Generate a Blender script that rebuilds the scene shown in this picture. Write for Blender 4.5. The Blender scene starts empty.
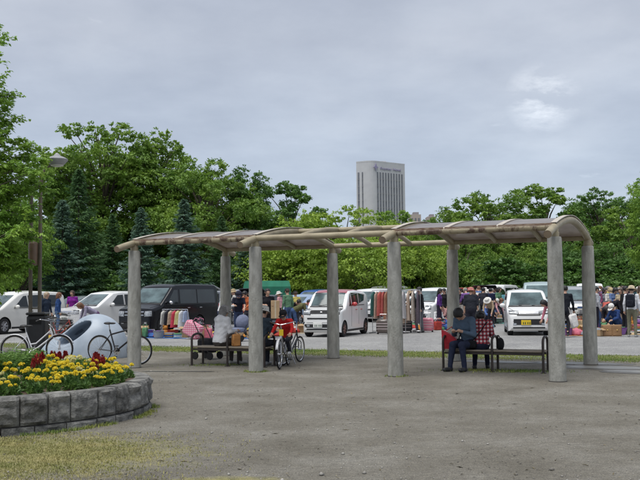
import bpy, bmesh, math, random
import numpy as np
from mathutils import Vector, Matrix

rnd = random.Random(7)
rng = np.random.default_rng(11)
R = math.radians
SC = bpy.context.scene
COL = SC.collection

# ------------------------------------------------------------------ camera
FPX, PITCH, ROLL, CAMZ = 904.0, 0.057, -0.0096, 1.6
cam = bpy.data.cameras.new('camera')
cam.sensor_width = 36.0
cam.lens = FPX / 640.0 * 36.0
cam.clip_start, cam.clip_end = 0.1, 3000.0
camo = bpy.data.objects.new('camera', cam)
COL.objects.link(camo)
camo.matrix_world = Matrix.Translation((0, 0, CAMZ)) @ Matrix.Rotation(math.pi / 2 + PITCH, 4, 'X') @ Matrix.Rotation(ROLL, 4, 'Z')
SC.camera = camo

# ------------------------------------------------------------------ sky, sun, exposure
BREAK = (camo.matrix_world.to_3x3() @ Vector(((543 - 320) / FPX, (240 - 98) / FPX, -1.0))).normalized()
SUN_EL, SUN_AZ = R(70), R(-35)
w = bpy.data.worlds.new('World'); SC.world = w; w.use_nodes = True
nt = w.node_tree; N = nt.nodes; LK = nt.links; N.clear()
def wn(t, **k):
    n = N.new(t)
    for a, b in k.items(): setattr(n, a, b)
    return n
def mth(op, a, b=None):
    n = wn('ShaderNodeMath', operation=op)
    for i, v in enumerate((a, b)):
        if v is None: continue
        if isinstance(v, (int, float)): n.inputs[i].default_value = v
        else: LK.new(v, n.inputs[i])
    return n.outputs[0]
tc = wn('ShaderNodeTexCoord'); sep = wn('ShaderNodeSeparateXYZ'); LK.new(tc.outputs['Generated'], sep.inputs[0])
den = mth('ADD', mth('MAXIMUM', sep.outputs[2], 0.0), 0.22)
comb = wn('ShaderNodeCombineXYZ')
LK.new(mth('DIVIDE', sep.outputs[0], den), comb.inputs[0]); LK.new(mth('DIVIDE', sep.outputs[1], den), comb.inputs[1])
def wnoise(scale, detail, off, rough=0.55):
    m = wn('ShaderNodeMapping'); m.inputs['Location'].default_value = off; LK.new(comb.outputs[0], m.inputs[0])
    n = wn('ShaderNodeTexNoise'); n.inputs['Scale'].default_value = scale; n.inputs['Detail'].default_value = detail
    n.inputs['Roughness'].default_value = rough
    LK.new(m.outputs[0], n.inputs['Vector']); return n.outputs['Fac']
def wramp(fac, stops):
    r = wn('ShaderNodeValToRGB'); LK.new(fac, r.inputs[0]); e = r.color_ramp.elements
    e[0].position, e[0].color = stops[0][0], (*stops[0][1], 1); e[1].position, e[1].color = stops[-1][0], (*stops[-1][1], 1)
    for p, c in stops[1:-1]:
        x = e.new(p); x.color = (*c, 1)
    return r.outputs[0]
def wmix(f, a, b, bt='MIX'):
    m = wn('ShaderNodeMix', data_type='RGBA', blend_type=bt)
    if isinstance(f, (int, float)): m.inputs[0].default_value = f
    else: LK.new(f, m.inputs[0])
    LK.new(a, m.inputs[6]); LK.new(b, m.inputs[7]); return m.outputs[2]
big = wramp(wnoise(0.9, 4, (3.1, 0.4, 0)), [(0.28, (0.39, 0.43, 0.52)), (0.5, (0.51, 0.55, 0.635)), (0.72, (0.64, 0.67, 0.735))])
fine = wramp(wnoise(2.6, 6, (7.3, 2.2, 0), 0.6), [(0.3, (0.88, 0.885, 0.9)), (0.7, (1.08, 1.075, 1.06))])
spots = wramp(wnoise(3.4, 5, (1.45, 5.3, 0)), [(0.68, (0, 0, 0)), (0.84, (0.26, 0.26, 0.24))])
cloud = wmix(1.0, big, fine, 'MULTIPLY')
cloud = wmix(1.0, cloud, spots, 'ADD')
# a thin bright break in the cloud deck, and clearer bluish air low over the horizon
brk = wn('ShaderNodeVectorMath', operation='DISTANCE'); LK.new(tc.outputs['Generated'], brk.inputs[0]); brk.inputs[1].default_value = BREAK
mpb = wn('ShaderNodeMapRange'); LK.new(brk.outputs['Value'], mpb.inputs[0]); mpb.inputs[1].default_value = 0.042; mpb.inputs[2].default_value = 0.0; mpb.inputs[3].default_value = 0; mpb.inputs[4].default_value = 1.0
tn = wramp(wnoise(5.0, 6, (0.7, 1.9, 0), 0.62), [(0.45, (0, 0, 0)), (0.66, (0.62, 0.60, 0.55))])
mm = wn('ShaderNodeMix', data_type='RGBA', blend_type='MULTIPLY'); mm.inputs[0].default_value = 1; LK.new(tn, mm.inputs[6]); LK.new(mpb.outputs[0], mm.inputs[7])
cloud = wmix(1.0, cloud, mm.outputs[2], 'ADD')
cloud = wmix(1.0, cloud, wramp(sep.outputs[2], [(0.0, (0.97, 1.06, 1.12)), (0.13, (0.99, 1.04, 1.08)), (0.27, (1.0, 1.0, 1.0))]), 'MULTIPLY')
sky = wn('ShaderNodeTexSky', sky_type='NISHITA'); sky.sun_disc = False
sky.sun_elevation = SUN_EL; sky.sun_rotation = SUN_AZ
skm = wn('ShaderNodeMix', data_type='RGBA', blend_type='MULTIPLY'); skm.inputs[0].default_value = 1
LK.new(sky.outputs[0], skm.inputs[6]); skm.inputs[7].default_value = (0.10, 0.10, 0.10, 1)
tot = wmix(0.86, skm.outputs[2], cloud)
bg = wn('ShaderNodeBackground'); LK.new(tot, bg.inputs[0]); bg.inputs[1].default_value = 0.53
out = wn('ShaderNodeOutputWorld'); LK.new(bg.outputs[0], out.inputs[0])

sl = bpy.data.lights.new('sun', 'SUN'); sl.energy = 1.5; sl.angle = R(45); sl.color = (1.0, 0.97, 0.92)
so = bpy.data.objects.new('sun', sl); COL.objects.link(so)
sdir = Vector((math.sin(SUN_AZ) * math.cos(SUN_EL), math.cos(SUN_AZ) * math.cos(SUN_EL) * -1.0, math.sin(SUN_EL)))
so.rotation_euler = sdir.to_track_quat('Z', 'Y').to_euler()
so.location = (0, 0, 40)
SC.view_settings.view_transform = 'Standard'; SC.view_settings.look = 'None'
SC.view_settings.exposure = 1.08; SC.view_settings.gamma = 1.0
SC.view_settings.use_curve_mapping = False
SC.render.engine = 'CYCLES'
SC.cycles.max_bounces = 8; SC.cycles.transparent_max_bounces = 12

# ------------------------------------------------------------------ photo pixel -> place
_cm = camo.matrix_world.copy()
def ray(px, py):
    d = _cm.to_3x3() @ Vector(((px - 320) / FPX, (240 - py) / FPX, -1.0)); return d.normalized()
def gnd(px, py, z=0.0):
    d = ray(px, py); t = (z - CAMZ) / d.z; return Vector((d.x * t, d.y * t, z))
def dep(px, py, Y):
    d = ray(px, py); t = Y / d.y; return Vector((d.x * t, Y, CAMZ + d.z * t))
def gx(px, Y):            # ground point in pixel column px at depth Y
    lo, hi = 293.0, 2000.0
    for _ in range(50):
        m = (lo + hi) / 2
        if gnd(px, m).y > Y: lo = m
        else: hi = m
    return gnd(px, (lo + hi) / 2)

# ------------------------------------------------------------------ materials
MATS = {}
def mat(name, col, rough=0.7, var=0.12, scale=6.0, bump=0.0, bscale=40.0, metal=0.0, coat=0.0, trans=0.0, spec=0.5, col2=None, detail=4.0, stretch=None):
    if name in MATS: return MATS[name]
    m = bpy.data.materials.new(name); m.use_nodes = True
    t = m.node_tree; b = t.nodes['Principled BSDF']; L = t.links
    b.inputs['Roughness'].default_value = rough; b.inputs['Metallic'].default_value = metal
    b.inputs['Coat Weight'].default_value = coat; b.inputs['Specular IOR Level'].default_value = spec
    b.inputs['Coat Roughness'].default_value = 0.08
    tcn = t.nodes.new('ShaderNodeTexCoord'); src = tcn.outputs['Object']
    if stretch:
        mp = t.nodes.new('ShaderNodeMapping'); mp.inputs['Scale'].default_value = stretch; L.new(src, mp.inputs[0]); src = mp.outputs[0]
    nz = t.nodes.new('ShaderNodeTexNoise'); nz.inputs['Scale'].default_value = scale; nz.inputs['Detail'].default_value = detail
    L.new(src, nz.inputs['Vector'])
    rp = t.nodes.new('ShaderNodeValToRGB'); L.new(nz.outputs['Fac'], rp.inputs[0])
    c2 = col2 if col2 else tuple(min(1, c * (1 + var)) for c in col)
    c1 = col if col2 else tuple(c * (1 - var) for c in col)
    rp.color_ramp.elements[0].position = 0.32; rp.color_ramp.elements[0].color = (*c1, 1)
    rp.color_ramp.elements[1].position = 0.68; rp.color_ramp.elements[1].color = (*c2, 1)
    L.new(rp.outputs[0], b.inputs['Base Color'])
    if bump:
        n2 = t.nodes.new('ShaderNodeTexNoise'); n2.inputs['Scale'].default_value = bscale; n2.inputs['Detail'].default_value = 5
        L.new(src, n2.inputs['Vector'])
        bp = t.nodes.new('ShaderNodeBump'); bp.inputs['Strength'].default_value = bump; bp.inputs['Distance'].default_value = 0.02
        L.new(n2.outputs['Fac'], bp.inputs['Height']); L.new(bp.outputs[0], b.inputs['Normal'])
    if trans:
        tr = t.nodes.new('ShaderNodeBsdfTranslucent'); L.new(rp.outputs[0], tr.inputs[0])
        mx = t.nodes.new('ShaderNodeMixShader'); mx.inputs[0].default_value = trans
        L.new(b.outputs[0], mx.inputs[1]); L.new(tr.outputs[0], mx.inputs[2])
        L.new(mx.outputs[0], t.nodes['Material Output'].inputs[0])
    MATS[name] = m; return m
def cloth(c, name=None):
    k = name or 'cloth_%d_%d_%d' % tuple(int(x * 999) for x in c)
    return mat(k, c, 0.9, 0.12, 9, 0.9, 13, spec=0.2)
def paint(c, name=None):
    k = name or 'paint_%d_%d_%d' % tuple(int(x * 999) for x in c)
    return mat(k, c, 0.25, 0.03, 2, coat=0.45, spec=0.4)

# ------------------------------------------------------------------ mesh helpers
def npmesh(name, V, F, m=None, smooth=False, mi=None):
    V = np.asarray(V, dtype=np.float32).reshape(-1, 3)
    me = bpy.data.meshes.new(name)
    if isinstance(F, np.ndarray):
        k = F.shape[1]; n = F.shape[0]
        me.vertices.add(len(V)); me.vertices.foreach_set('co', V.ravel())
        me.loops.add(n * k); me.loops.foreach_set('vertex_index', F.astype(np.int32).ravel())
        me.polygons.add(n); me.polygons.foreach_set('loop_start', np.arange(0, n * k, k, dtype=np.int32))
        if mi is not None: me.polygons.foreach_set('material_index', np.asarray(mi, dtype=np.int32))
        me.update(calc_edges=True)
    else:
        me.from_pydata([tuple(map(float, v)) for v in V], [], F); me.update()
    me.validate()
    if smooth: me.shade_smooth()
    if m is not None:
        for x in (m if isinstance(m, (list, tuple)) else [m]): me.materials.append(x)
    return me
def link(name, me, parent=None, loc=None, rz=0.0):
    o = bpy.data.objects.new(name, me); COL.objects.link(o)
    if parent is not None: o.parent = parent
    if loc is not None: o.location = loc
    if rz: o.rotation_euler = (0, 0, rz)
    return o
def tag(o, label, cat, group=None, kind=None):
    o['label'] = label; o['category'] = cat
    if group: o['group'] = group
    if kind: o['kind'] = kind
    return o
def thing(name, label, cat, loc=(0, 0, 0), rz=0.0, group=None):
    o = bpy.data.objects.new(name, None); COL.objects.link(o); o.empty_display_size = 0.1
    o.location = loc; o.rotation_euler = (0, 0, rz)
    return tag(o, label, cat, group)
def struct(o): o['kind'] = 'structure'; return o
def copy_tree(o, parent=None):
    c = o.copy(); COL.objects.link(c); c.parent = parent
    for ch in list(o.children): copy_tree(ch, c)
    return c

class MB:
    def __init__(s): s.V = []; s.F = []
    def add(s, V, F):
        n = len(s.V); s.V.extend([tuple(v) for v in V]); s.F.extend([tuple(i + n for i in f) for f in F]); return s
    def box(s, c, d, rot=None, taper=1.0):
        hx, hy, hz = d[0] / 2, d[1] / 2, d[2] / 2
        P = [Vector((x * (taper if z > 0 else 1), y * (taper if z > 0 else 1), z)) for z in (-hz, hz) for x, y in ((-hx, -hy), (hx, -hy), (hx, hy), (-hx, hy))]
        if rot is not None: P = [rot @ p for p in P]
        c = Vector(c); P = [p + c for p in P]
        return s.add(P, [(0, 3, 2, 1), (4, 5, 6, 7), (0, 1, 5, 4), (1, 2, 6, 5), (2, 3, 7, 6), (3, 0, 4, 7)])
    def bbox(s, c, d, b=0.01, rot=None):       # box with chamfered edges
        hx, hy, hz = d[0] / 2, d[1] / 2, d[2] / 2; b = min(b, hx * .9, hy * .9, hz * .9)
        P = []; 
        ring = [(-hx + b, -hy), (hx - b, -hy), (hx, -hy + b), (hx, hy - b), (hx - b, hy), (-hx + b, hy), (-hx, hy - b), (-hx, -hy + b)]
        inn = [(-hx + b, -hy + b), (hx - b, -hy + b), (hx - b, -hy + b), (hx - b, hy - b), (hx - b, hy - b), (-hx + b, hy - b), (-hx + b, hy - b), (-hx + b, -hy + b)]
        for z, rg in ((-hz, inn), (-hz + b, ring), (hz - b, ring), (hz, inn)):
            P += [Vector((x, y, z)) for x, y in rg]
        F = []
        for k in range(3):
            for i in range(8): F.append((k * 8 + i, k * 8 + (i + 1) % 8, k * 8 + 8 + (i + 1) % 8, k * 8 + 8 + i))
        F.append(tuple(reversed(range(8)))); F.append(tuple(range(24, 32)))
        if rot is not None: P = [rot @ p for p in P]
        c = Vector(c); return s.add([p + c for p in P], F)
    def tube(s, pts, r, n=8, cap=True, closed=False):
        pts = [Vector(p) for p in pts]; m = len(pts)
        rs = r if isinstance(r, (list, tuple)) else [r] * m
        P = []; F = []; up = None
        for i, p in enumerate(pts):
            if closed: t = pts[(i + 1) % m] - pts[i - 1]
            else: t = (pts[min(i + 1, m - 1)] - pts[max(i - 1, 0)])
            t = t.normalized() if t.length > 1e-9 else Vector((0, 0, 1))
            if up is None:
                up = Vector((0, 0, 1)) if abs(t.z) < 0.9 else Vector((1, 0, 0))
            a = t.cross(up)
            if a.length < 1e-4: a = t.cross(Vector((0.3, 1, 0.2)))
            a.normalize(); b = a.cross(t).normalized(); up = b
            for k in range(n):
                an = 2 * math.pi * k / n; P.append(p + (a * math.cos(an) + b * math.sin(an)) * rs[i])
        for i in range(m if closed else m - 1):
            j = (i + 1) % m
            for k in range(n): F.append((i * n + k, i * n + (k + 1) % n, j * n + (k + 1) % n, j * n + k))
        if cap and not closed:
            F.append(tuple(reversed(range(n)))); F.append(tuple(range((m - 1) * n, m * n)))
        return s.add(P, F)
    def lathe(s, prof, n=16, c=(0, 0, 0), rot=None, cap=True):
        P = []; F = []; m = len(prof)
        for r, z in prof:
            for k in range(n):
                a = 2 * math.pi * k / n; P.append(Vector((r * math.cos(a), r * math.sin(a), z)))
        for i in range(m - 1):
            for k in range(n): F.append((i * n + k, i * n + (k + 1) % n, (i + 1) * n + (k + 1) % n, (i + 1) * n + k))
        if cap: F.append(tuple(reversed(range(n)))); F.append(tuple(range((m - 1) * n, m * n)))
        if rot is not None: P = [rot @ p for p in P]
        c = Vector(c); return s.add([p + c for p in P], F)
    def ell(s, c, r, n=10, m=7, rot=None):
        prof = [(math.sin(math.pi * i / m), -math.cos(math.pi * i / m)) for i in range(m + 1)]
        prof[0] = (0.03, -1); prof[-1] = (0.03, 1)
        P = []; F = []
        for rr, z in prof:
            for k in range(n):
                a = 2 * math.pi * k / n; P.append(Vector((rr * math.cos(a) * r[0], rr * math.sin(a) * r[1], z * r[2])))
        for i in range(m):
            for k in range(n): F.append((i * n + k, i * n + (k + 1) % n, (i + 1) * n + (k + 1) % n, (i + 1) * n + k))
        F.append(tuple(reversed(range(n)))); F.append(tuple(range(m * n, (m + 1) * n)))
        if rot is not None: P = [rot @ p for p in P]
        c = Vector(c); return s.add([p + c for p in P], F)
    def prism(s, poly, d, c=(0, 0, 0), rot=None):    # polygon in xz extruded along y by d (centred)
        n = len(poly); P = [Vector((x, -d / 2, z)) for x, z in poly] + [Vector((x, d / 2, z)) for x, z in poly]
        F = [tuple(range(n)), tuple(reversed(range(n, 2 * n)))] + [(i, i + n, (i + 1) % n + n, (i + 1) % n) for i in range(n)]
        if rot is not None: P = [rot @ p for p in P]
        c = Vector(c); return s.add([p + c for p in P], F)
    def mesh(s, name, m, smooth=False, ang=40):
        me = bpy.data.meshes.new(name); me.from_pydata([tuple(v) for v in s.V], [], s.F); me.update()
        bm = bmesh.new(); bm.from_mesh(me); bmesh.ops.recalc_face_normals(bm, faces=bm.faces); bm.to_mesh(me); bm.free()
        if smooth:
            me.shade_smooth(); me.set_sharp_from_angle(angle=R(ang))
        if m is not None: me.materials.append(m)
        return me
    def obj(s, name, m, parent=None, smooth=False, ang=40, loc=None, rz=0.0): return link(name, s.mesh(name, m, smooth, ang), parent, loc, rz)
def RX(a): return Matrix.Rotation(a, 3, 'X')
def RY(a): return Matrix.Rotation(a, 3, 'Y')
def RZ(a): return Matrix.Rotation(a, 3, 'Z')

# surface nets: a mesh from a signed distance function on a grid
def snets(f, lo, hi, h):
    lo = np.array(lo, float); hi = np.array(hi, float); n = np.ceil((hi - lo) / h).astype(int) + 1
    ax = [lo[i] + h * np.arange(n[i]) for i in range(3)]
    X, Y, Z = np.meshgrid(*ax, indexing='ij')
    D = f(np.stack([X, Y, Z], -1).reshape(-1, 3)).reshape(n)
    S = D < 0
    c = n - 1
    acc = np.zeros((*c, 3)); cnt = np.zeros(c)
    corners = [(i, j, k) for i in (0, 1) for j in (0, 1) for k in (0, 1)]
    sl_ = lambda o: tuple(slice(o[a], o[a] + c[a]) for a in range(3))
    for a in corners:
        for d in range(3):
            if a[d]: continue
            b = list(a); b[d] = 1
            da, db = D[sl_(a)], D[sl_(b)]
            x = (da < 0) != (db < 0)
            t = np.where(x, da / np.where(x, da - db, 1), 0)
            for q in range(3):
                acc[..., q] += np.where(x, a[q] + (t if q == d else 0), 0)
            cnt += x
    act = cnt > 0
    idx = -np.ones(c, int); idx[act] = np.arange(act.sum())
    I = np.argwhere(act)
    V = lo + h * (I + acc[act] / cnt[act][:, None])
    F = []
    for d in range(3):
        e1, e2 = (d + 1) % 3, (d + 2) % 3
        s0 = [slice(0, n[q]) for q in range(3)]; s1 = list(s0)
        s0[d] = slice(0, n[d] - 1); s1[d] = slice(1, n[d])
        A = S[tuple(s0)]; B = S[tuple(s1)]
        for flip in (0, 1):
            E = np.argwhere((A & ~B) if not flip else (~A & B))
            if len(E) == 0: continue
            ok = (E[:, e1] > 0) & (E[:, e2] > 0) & (E[:, e1] < c[e1]) & (E[:, e2] < c[e2]); E = E[ok]
            o1 = np.zeros(3, int); o1[e1] = 1; o2 = np.zeros(3, int); o2[e2] = 1
            q = [E - o1 - o2, E - o2, E, E - o1]
            q = np.stack([idx[tuple(x.T)] for x in q], 1)
            F.append(q if not flip else q[:, ::-1])
    return V, np.concatenate(F)
def rcone(P, a, b, r1, r2, ax=None, k=1.0):
    a = np.array(a, float); b = np.array(b, float)
    if ax is not None:
        ax = np.array(ax, float); ax /= np.linalg.norm(ax)
        sq = lambda q: q - np.outer((q - a) @ ax, ax) * (1 - k)
        P = sq(P); b = sq(b[None])[0]
    ab = b - a; L2 = max(1e-9, ab @ ab)
    t = np.clip((P - a) @ ab / L2, 0, 1)
    return np.linalg.norm(P - a - t[:, None] * ab, axis=1) - (r1 + (r2 - r1) * t)
def smin(a, b, k):
    h = np.clip(0.5 + 0.5 * (b - a) / k, 0, 1); return b + (a - b) * h - k * h * (1 - h)
so.rotation_euler = sdir.to_track_quat('Z', 'Y').to_euler(); sky.sun_rotation = math.atan2(sdir.x, sdir.y)

# ------------------------------------------------------------------ shelter grid: u along the front, v to the back
ANG = -0.433
DU = Vector((math.cos(ANG), math.sin(ANG), 0)); DV = Vector((-math.sin(ANG), math.cos(ANG), 0))
O0 = Vector((-4.03, 19.6, 0))
def uv(u, v, z=0.0): return O0 + DU * u + DV * v + Vector((0, 0, z))
SP, WID = 2.99, 3.84

# ------------------------------------------------------------------ ground
def ground_mat(name, cols, s1, s2, bump, rough=0.92, strk=0.12, worn=None):
    m = bpy.data.materials.new(name); m.use_nodes = True; t = m.node_tree; L = t.links; b = t.nodes['Principled BSDF']
    b.inputs['Specular IOR Level'].default_value = 0.25
    tcn = t.nodes.new('ShaderNodeTexCoord')
    def nz(scale, det, st=None):
        n = t.nodes.new('ShaderNodeTexNoise'); n.inputs['Scale'].default_value = scale; n.inputs['Detail'].default_value = det; n.inputs['Roughness'].default_value = 0.65
        src = tcn.outputs['Object']
        if st:
            mp = t.nodes.new('ShaderNodeMapping'); mp.inputs['Scale'].default_value = st; mp.inputs['Rotation'].default_value = (0, 0, 0.3); L.new(src, mp.inputs[0]); src = mp.outputs[0]
        L.new(src, n.inputs['Vector']); return n.outputs['Fac']
    def rp(f, st):
        r = t.nodes.new('ShaderNodeValToRGB'); L.new(f, r.inputs[0]); e = r.color_ramp.elements
        e[0].position, e[0].color = st[0][0], (*st[0][1], 1); e[1].position, e[1].color = st[-1][0], (*st[-1][1], 1)
        for p, c in st[1:-1]: e.new(p).color = (*c, 1)
        return r.outputs[0]
    def mul(a, b_):
        x = t.nodes.new('ShaderNodeMix'); x.data_type = 'RGBA'; x.blend_type = 'MULTIPLY'; x.inputs[0].default_value = 1; L.new(a, x.inputs[6]); L.new(b_, x.inputs[7]); return x.outputs[2]
    base = rp(nz(s1, 5), [(0.3, cols[0]), (0.5, cols[1]), (0.7, cols[2])])
    grain = rp(nz(s2, 3), [(0.27, (0.50, 0.50, 0.50)), (0.5, (1, 1, 1)), (0.70, (1.55, 1.55, 1.53))])
    streak = rp(nz(1.3, 4, (0.25, 1.6, 1)), [(0.35, (1 - .1 * strk,) * 3), (0.62, (1.0, 1, 1)), (0.72, (1 + .16 * strk, 1 + .15 * strk, 1 + .13 * strk))])
    speck = t.nodes.new('ShaderNodeTexVoronoi'); speck.inputs['Scale'].default_value = 38; L.new(tcn.outputs['Object'], speck.inputs['Vector'])
    sp = rp(speck.outputs['Distance'], [(0.05, (1.5, 1.48, 1.42)), (0.16, (1, 1, 1))])
    mid_ = rp(nz(s2 * .22, 4), [(0.3, (0.80, 0.80, 0.80)), (0.5, (1, 1, 1)), (0.7, (1.22, 1.22, 1.21))])
    if worn:
        sx = t.nodes.new('ShaderNodeSeparateXYZ'); L.new(tcn.outputs['Object'], sx.inputs[0])
        def mt(op, a, b_=None):
            n = t.nodes.new('ShaderNodeMath'); n.operation = op
            for i, v in enumerate((a, b_)):
                if v is None: continue
                if isinstance(v, (int, float)): n.inputs[i].default_value = v
                else: L.new(v, n.inputs[i])
            return n.outputs[0]
        fac = None
        for (cx, cy, rx, ry) in worn:
            ex = mt('DIVIDE', mt('SUBTRACT', sx.outputs[0], cx), rx); ey = mt('DIVIDE', mt('SUBTRACT', sx.outputs[1], cy), ry)
            d = mt('SQRT', mt('ADD', mt('MULTIPLY', ex, ex), mt('MULTIPLY', ey, ey)))
            d = mt('ADD', d, mt('MULTIPLY', mt('SUBTRACT', nz(3.2, 6), .5), 1.5))
            q = t.nodes.new('ShaderNodeMapRange'); L.new(d, q.inputs[0]); q.inputs[1].default_value = 1.15; q.inputs[2].default_value = .55
            fac = q.outputs[0] if fac is None else mt('MAXIMUM', fac, q.outputs[0])
        tf = rp(nz(7, 5), [(0.3, (0.17, 0.16, 0.075)), (0.5, (0.27, 0.25, 0.11)), (0.7, (0.34, 0.30, 0.16))])
        xm = t.nodes.new('ShaderNodeMix'); xm.data_type = 'RGBA'; L.new(fac, xm.inputs[0]); L.new(base, xm.inputs[6]); L.new(tf, xm.inputs[7]); base = xm.outputs[2]
    L.new(mul(mul(mul(mul(base, grain), mid_), streak), sp), b.inputs['Base Color'])
    b.inputs['Roughness'].default_value = rough
    bp = t.nodes.new('ShaderNodeBump'); bp.inputs['Strength'].default_value = bump; bp.inputs['Distance'].default_value = 0.03
    L.new(nz(s2 * 0.8, 6), bp.inputs['Height']); L.new(bp.outputs[0], b.inputs['Normal'])
    return m
M_DIRT = ground_mat('packed_earth', [(0.15, 0.137, 0.11), (0.20, 0.186, 0.155), (0.26, 0.247, 0.215)], 0.9, 62, 0.9, worn=[(-3.1, 9.1, 1.75, 1.25), (-.85, 7.75, .55, .22), (-4.6, 7.6, 1.2, .5)])
M_LOT = ground_mat('lot_gravel', [(0.22, 0.22, 0.22), (0.27, 0.268, 0.262), (0.33, 0.33, 0.32)], 0.5, 30, 0.8, strk=0.25)
M_TURF = ground_mat('turf_soil', [(0.05, 0.08, 0.025), (0.075, 0.11, 0.035), (0.12, 0.13, 0.05)], 1.5, 30, 0.6)
M_DRYSOIL = ground_mat('dry_turf', [(0.20, 0.185, 0.09), (0.27, 0.245, 0.115), (0.25, 0.235, 0.17)], 1.6, 40, 0.6)
def sheet(name, poly, z, m):
    me = bpy.data.meshes.new(name); me.from_pydata([(p[0], p[1], z) for p in poly], [], [tuple(range(len(poly)))]); me.update()
    if me.polygons[0].normal.z < 0: me.flip_normals()
    me.materials.append(m); return link(name, me)
struct(sheet('ground', [(-900, -60), (900, -60), (900, 1500), (-900, 1500)], 0, M_DIRT))
def wob(a, b, n, amp, seed):
    rr = random.Random(seed); out = []
    for i in range(n + 1):
        t = i / n; p = a.lerp(b, t); out.append(p + DV * rr.uniform(-amp, amp))
    return out
STRIP0, STRIP1, LOT1 = 4.6, 6.7, 62.0
struct(sheet('parking_lot', wob(uv(-45, STRIP1), uv(60, STRIP1), 160, 0.14, 3) + [uv(60, LOT1), uv(-45, LOT1)], 0.004, M_LOT))
struct(sheet('lawn', [uv(-500, LOT1 - 2), uv(500, LOT1 - 2), uv(500, 600), uv(-500, 600)], 0.008, M_TURF))
def ragged(cx, cy, rx, ry, n, amp, seed, rot=0.0):
    rr = random.Random(seed); out = []; r0 = 0
    for i in range(n):
        a = 2 * math.pi * i / n; r0 = 0.6 * r0 + rr.uniform(-amp, amp)
        x, y = rx * (1 + r0) * math.cos(a), ry * (1 + r0) * math.sin(a)
        out.append((cx + x * math.cos(rot) - y * math.sin(rot), cy + x * math.sin(rot) + y * math.cos(rot)))
    return out

def blades(name, pts, h0, h1, wd, m, label, cat, seed):
    r = np.random.default_rng(seed); n = len(pts); P = np.asarray(pts)
    a = r.uniform(0, 2 * np.pi, n); h = r.uniform(h0, h1, n); ln = r.uniform(0.2, 0.9, n) * h
    d = np.stack([np.cos(a), np.sin(a), 0 * a], 1); s = np.stack([-np.sin(a), np.cos(a), 0 * a], 1) * (wd * r.uniform(.6, 1.4, n))[:, None]
    mid = P + d * (ln * .35)[:, None] + np.array([0, 0, 1]) * (h * .6)[:, None]
    tip = P + d * ln[:, None] + np.array([0, 0, 1]) * h[:, None]
    V = np.stack([P - s, P + s, mid + s * .7, mid - s * .7, tip], 1).reshape(-1, 3)
    b = np.arange(n)[:, None] * 5
    F = np.concatenate([b + np.array([0, 1, 2]), b + np.array([0, 2, 3]), b + np.array([3, 2, 4])])
    o = link(name, npmesh(name, V, F, m)); tag(o, label, cat, kind='stuff'); return o
M_GR = mat('grass_blade', (0.13, 0.22, 0.04), 0.7, 0.4, 0.8, trans=0.3, col2=(0.34, 0.36, 0.10))
M_GRD = mat('dry_grass_blade', (0.21, 0.23, 0.07), 0.8, 0.4, 2.2, trans=0.25, col2=(0.46, 0.41, 0.18))
M_SOIL = mat('soil', (0.055, 0.036, 0.026), 0.95, 0.4, 14, 0.9, 30, col2=(0.12, 0.08, 0.055))
pts = []
rr = random.Random(5)
from mathutils import noise as mnoise
while len(pts) < 42000:
    u = rr.uniform(-10, 20); v = rr.gauss(5.65, 0.58)
    dens = mnoise.noise(Vector((u * .55, v * 1.2, 0))) * .5 + .62
    if rr.random() < dens and abs(v - 5.65) < 1.25: pts.append(tuple(uv(u, v)))
struct(sheet('turf', wob(uv(-25, 4.95), uv(45, 4.95), 220, 0.2, 8) + list(reversed(wob(uv(-25, 6.45), uv(45, 6.45), 220, 0.2, 9))), 0.006, ground_mat('strip_soil', [(0.10, 0.13, 0.04), (0.16, 0.17, 0.07), (0.21, 0.19, 0.12)], 1.5, 30, 0.6)))
blades('grass_strip', pts, 0.012, 0.042, 0.008, M_GR, 'strip of short green grass between the shelter and the parking lot', 'grass', 1)

# ------------------------------------------------------------------ shelter
def steel_mat():
    m = mat('painted_pipe', (0.27, 0.225, 0.145), 0.5, 0.1, 5, 0.1, 80, col2=(0.36, 0.31, 0.205))
    t = m.node_tree; L = t.links; b = t.nodes['Principled BSDF']
    src = b.inputs['Base Color'].links[0].from_socket
    g = t.nodes.new('ShaderNodeTexCoord')
    def patch(scale, mp_scale, lo, hi):
        mp = t.nodes.new('ShaderNodeMapping'); mp.inputs['Scale'].default_value = mp_scale; L.new(g.outputs['Object'], mp.inputs[0])
        n = t.nodes.new('ShaderNodeTexNoise'); n.inputs['Scale'].default_value = scale; n.inputs['Detail'].default_value = 6; n.inputs['Roughness'].default_value = .7; L.new(mp.outputs[0], n.inputs['Vector'])
        r = t.nodes.new('ShaderNodeValToRGB'); L.new(n.outputs['Fac'], r.inputs[0]); r.color_ramp.elements[0].position = lo; r.color_ramp.elements[1].position = hi
        r.color_ramp.elements[0].color = (0, 0, 0, 1); r.color_ramp.elements[1].color = (1, 1, 1, 1); return r.outputs[0]
    x = t.nodes.new('ShaderNodeMix'); x.data_type = 'RGBA'; L.new(patch(3.4, (1, 1, .5), .46, .55), x.inputs[0]); L.new(src, x.inputs[6]); x.inputs[7].default_value = (0.075, 0.042, 0.026, 1)
    L.new(x.outputs[2], b.inputs['Base Color']); return m
M_PIPE = steel_mat()
M_PIPE2 = mat('clean_pipe', (0.27, 0.225, 0.145), 0.5, 0.1, 4, 0.3, 60, col2=(0.37, 0.32, 0.21))
M_CONC = mat('pillar_concrete', (0.235, 0.232, 0.205), 0.85, 0.2, 11, 0.6, 60, col2=(0.385, 0.38, 0.345), stretch=(1, 1, 0.35), detail=11)
M_PANEL = mat('roof_sheet', (0.34, 0.30, 0.275), 0.22, 0.1, 3, 0.08, 20, trans=0.42, col2=(0.46, 0.415, 0.385))
M_RUST = mat('rusty_flashing', (0.13, 0.065, 0.04), 0.8, 0.3, 9, 0.3, 40, col2=(0.34, 0.27, 0.20), stretch=(1.2, 1.2, 6))
ZR = 2.94
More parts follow.
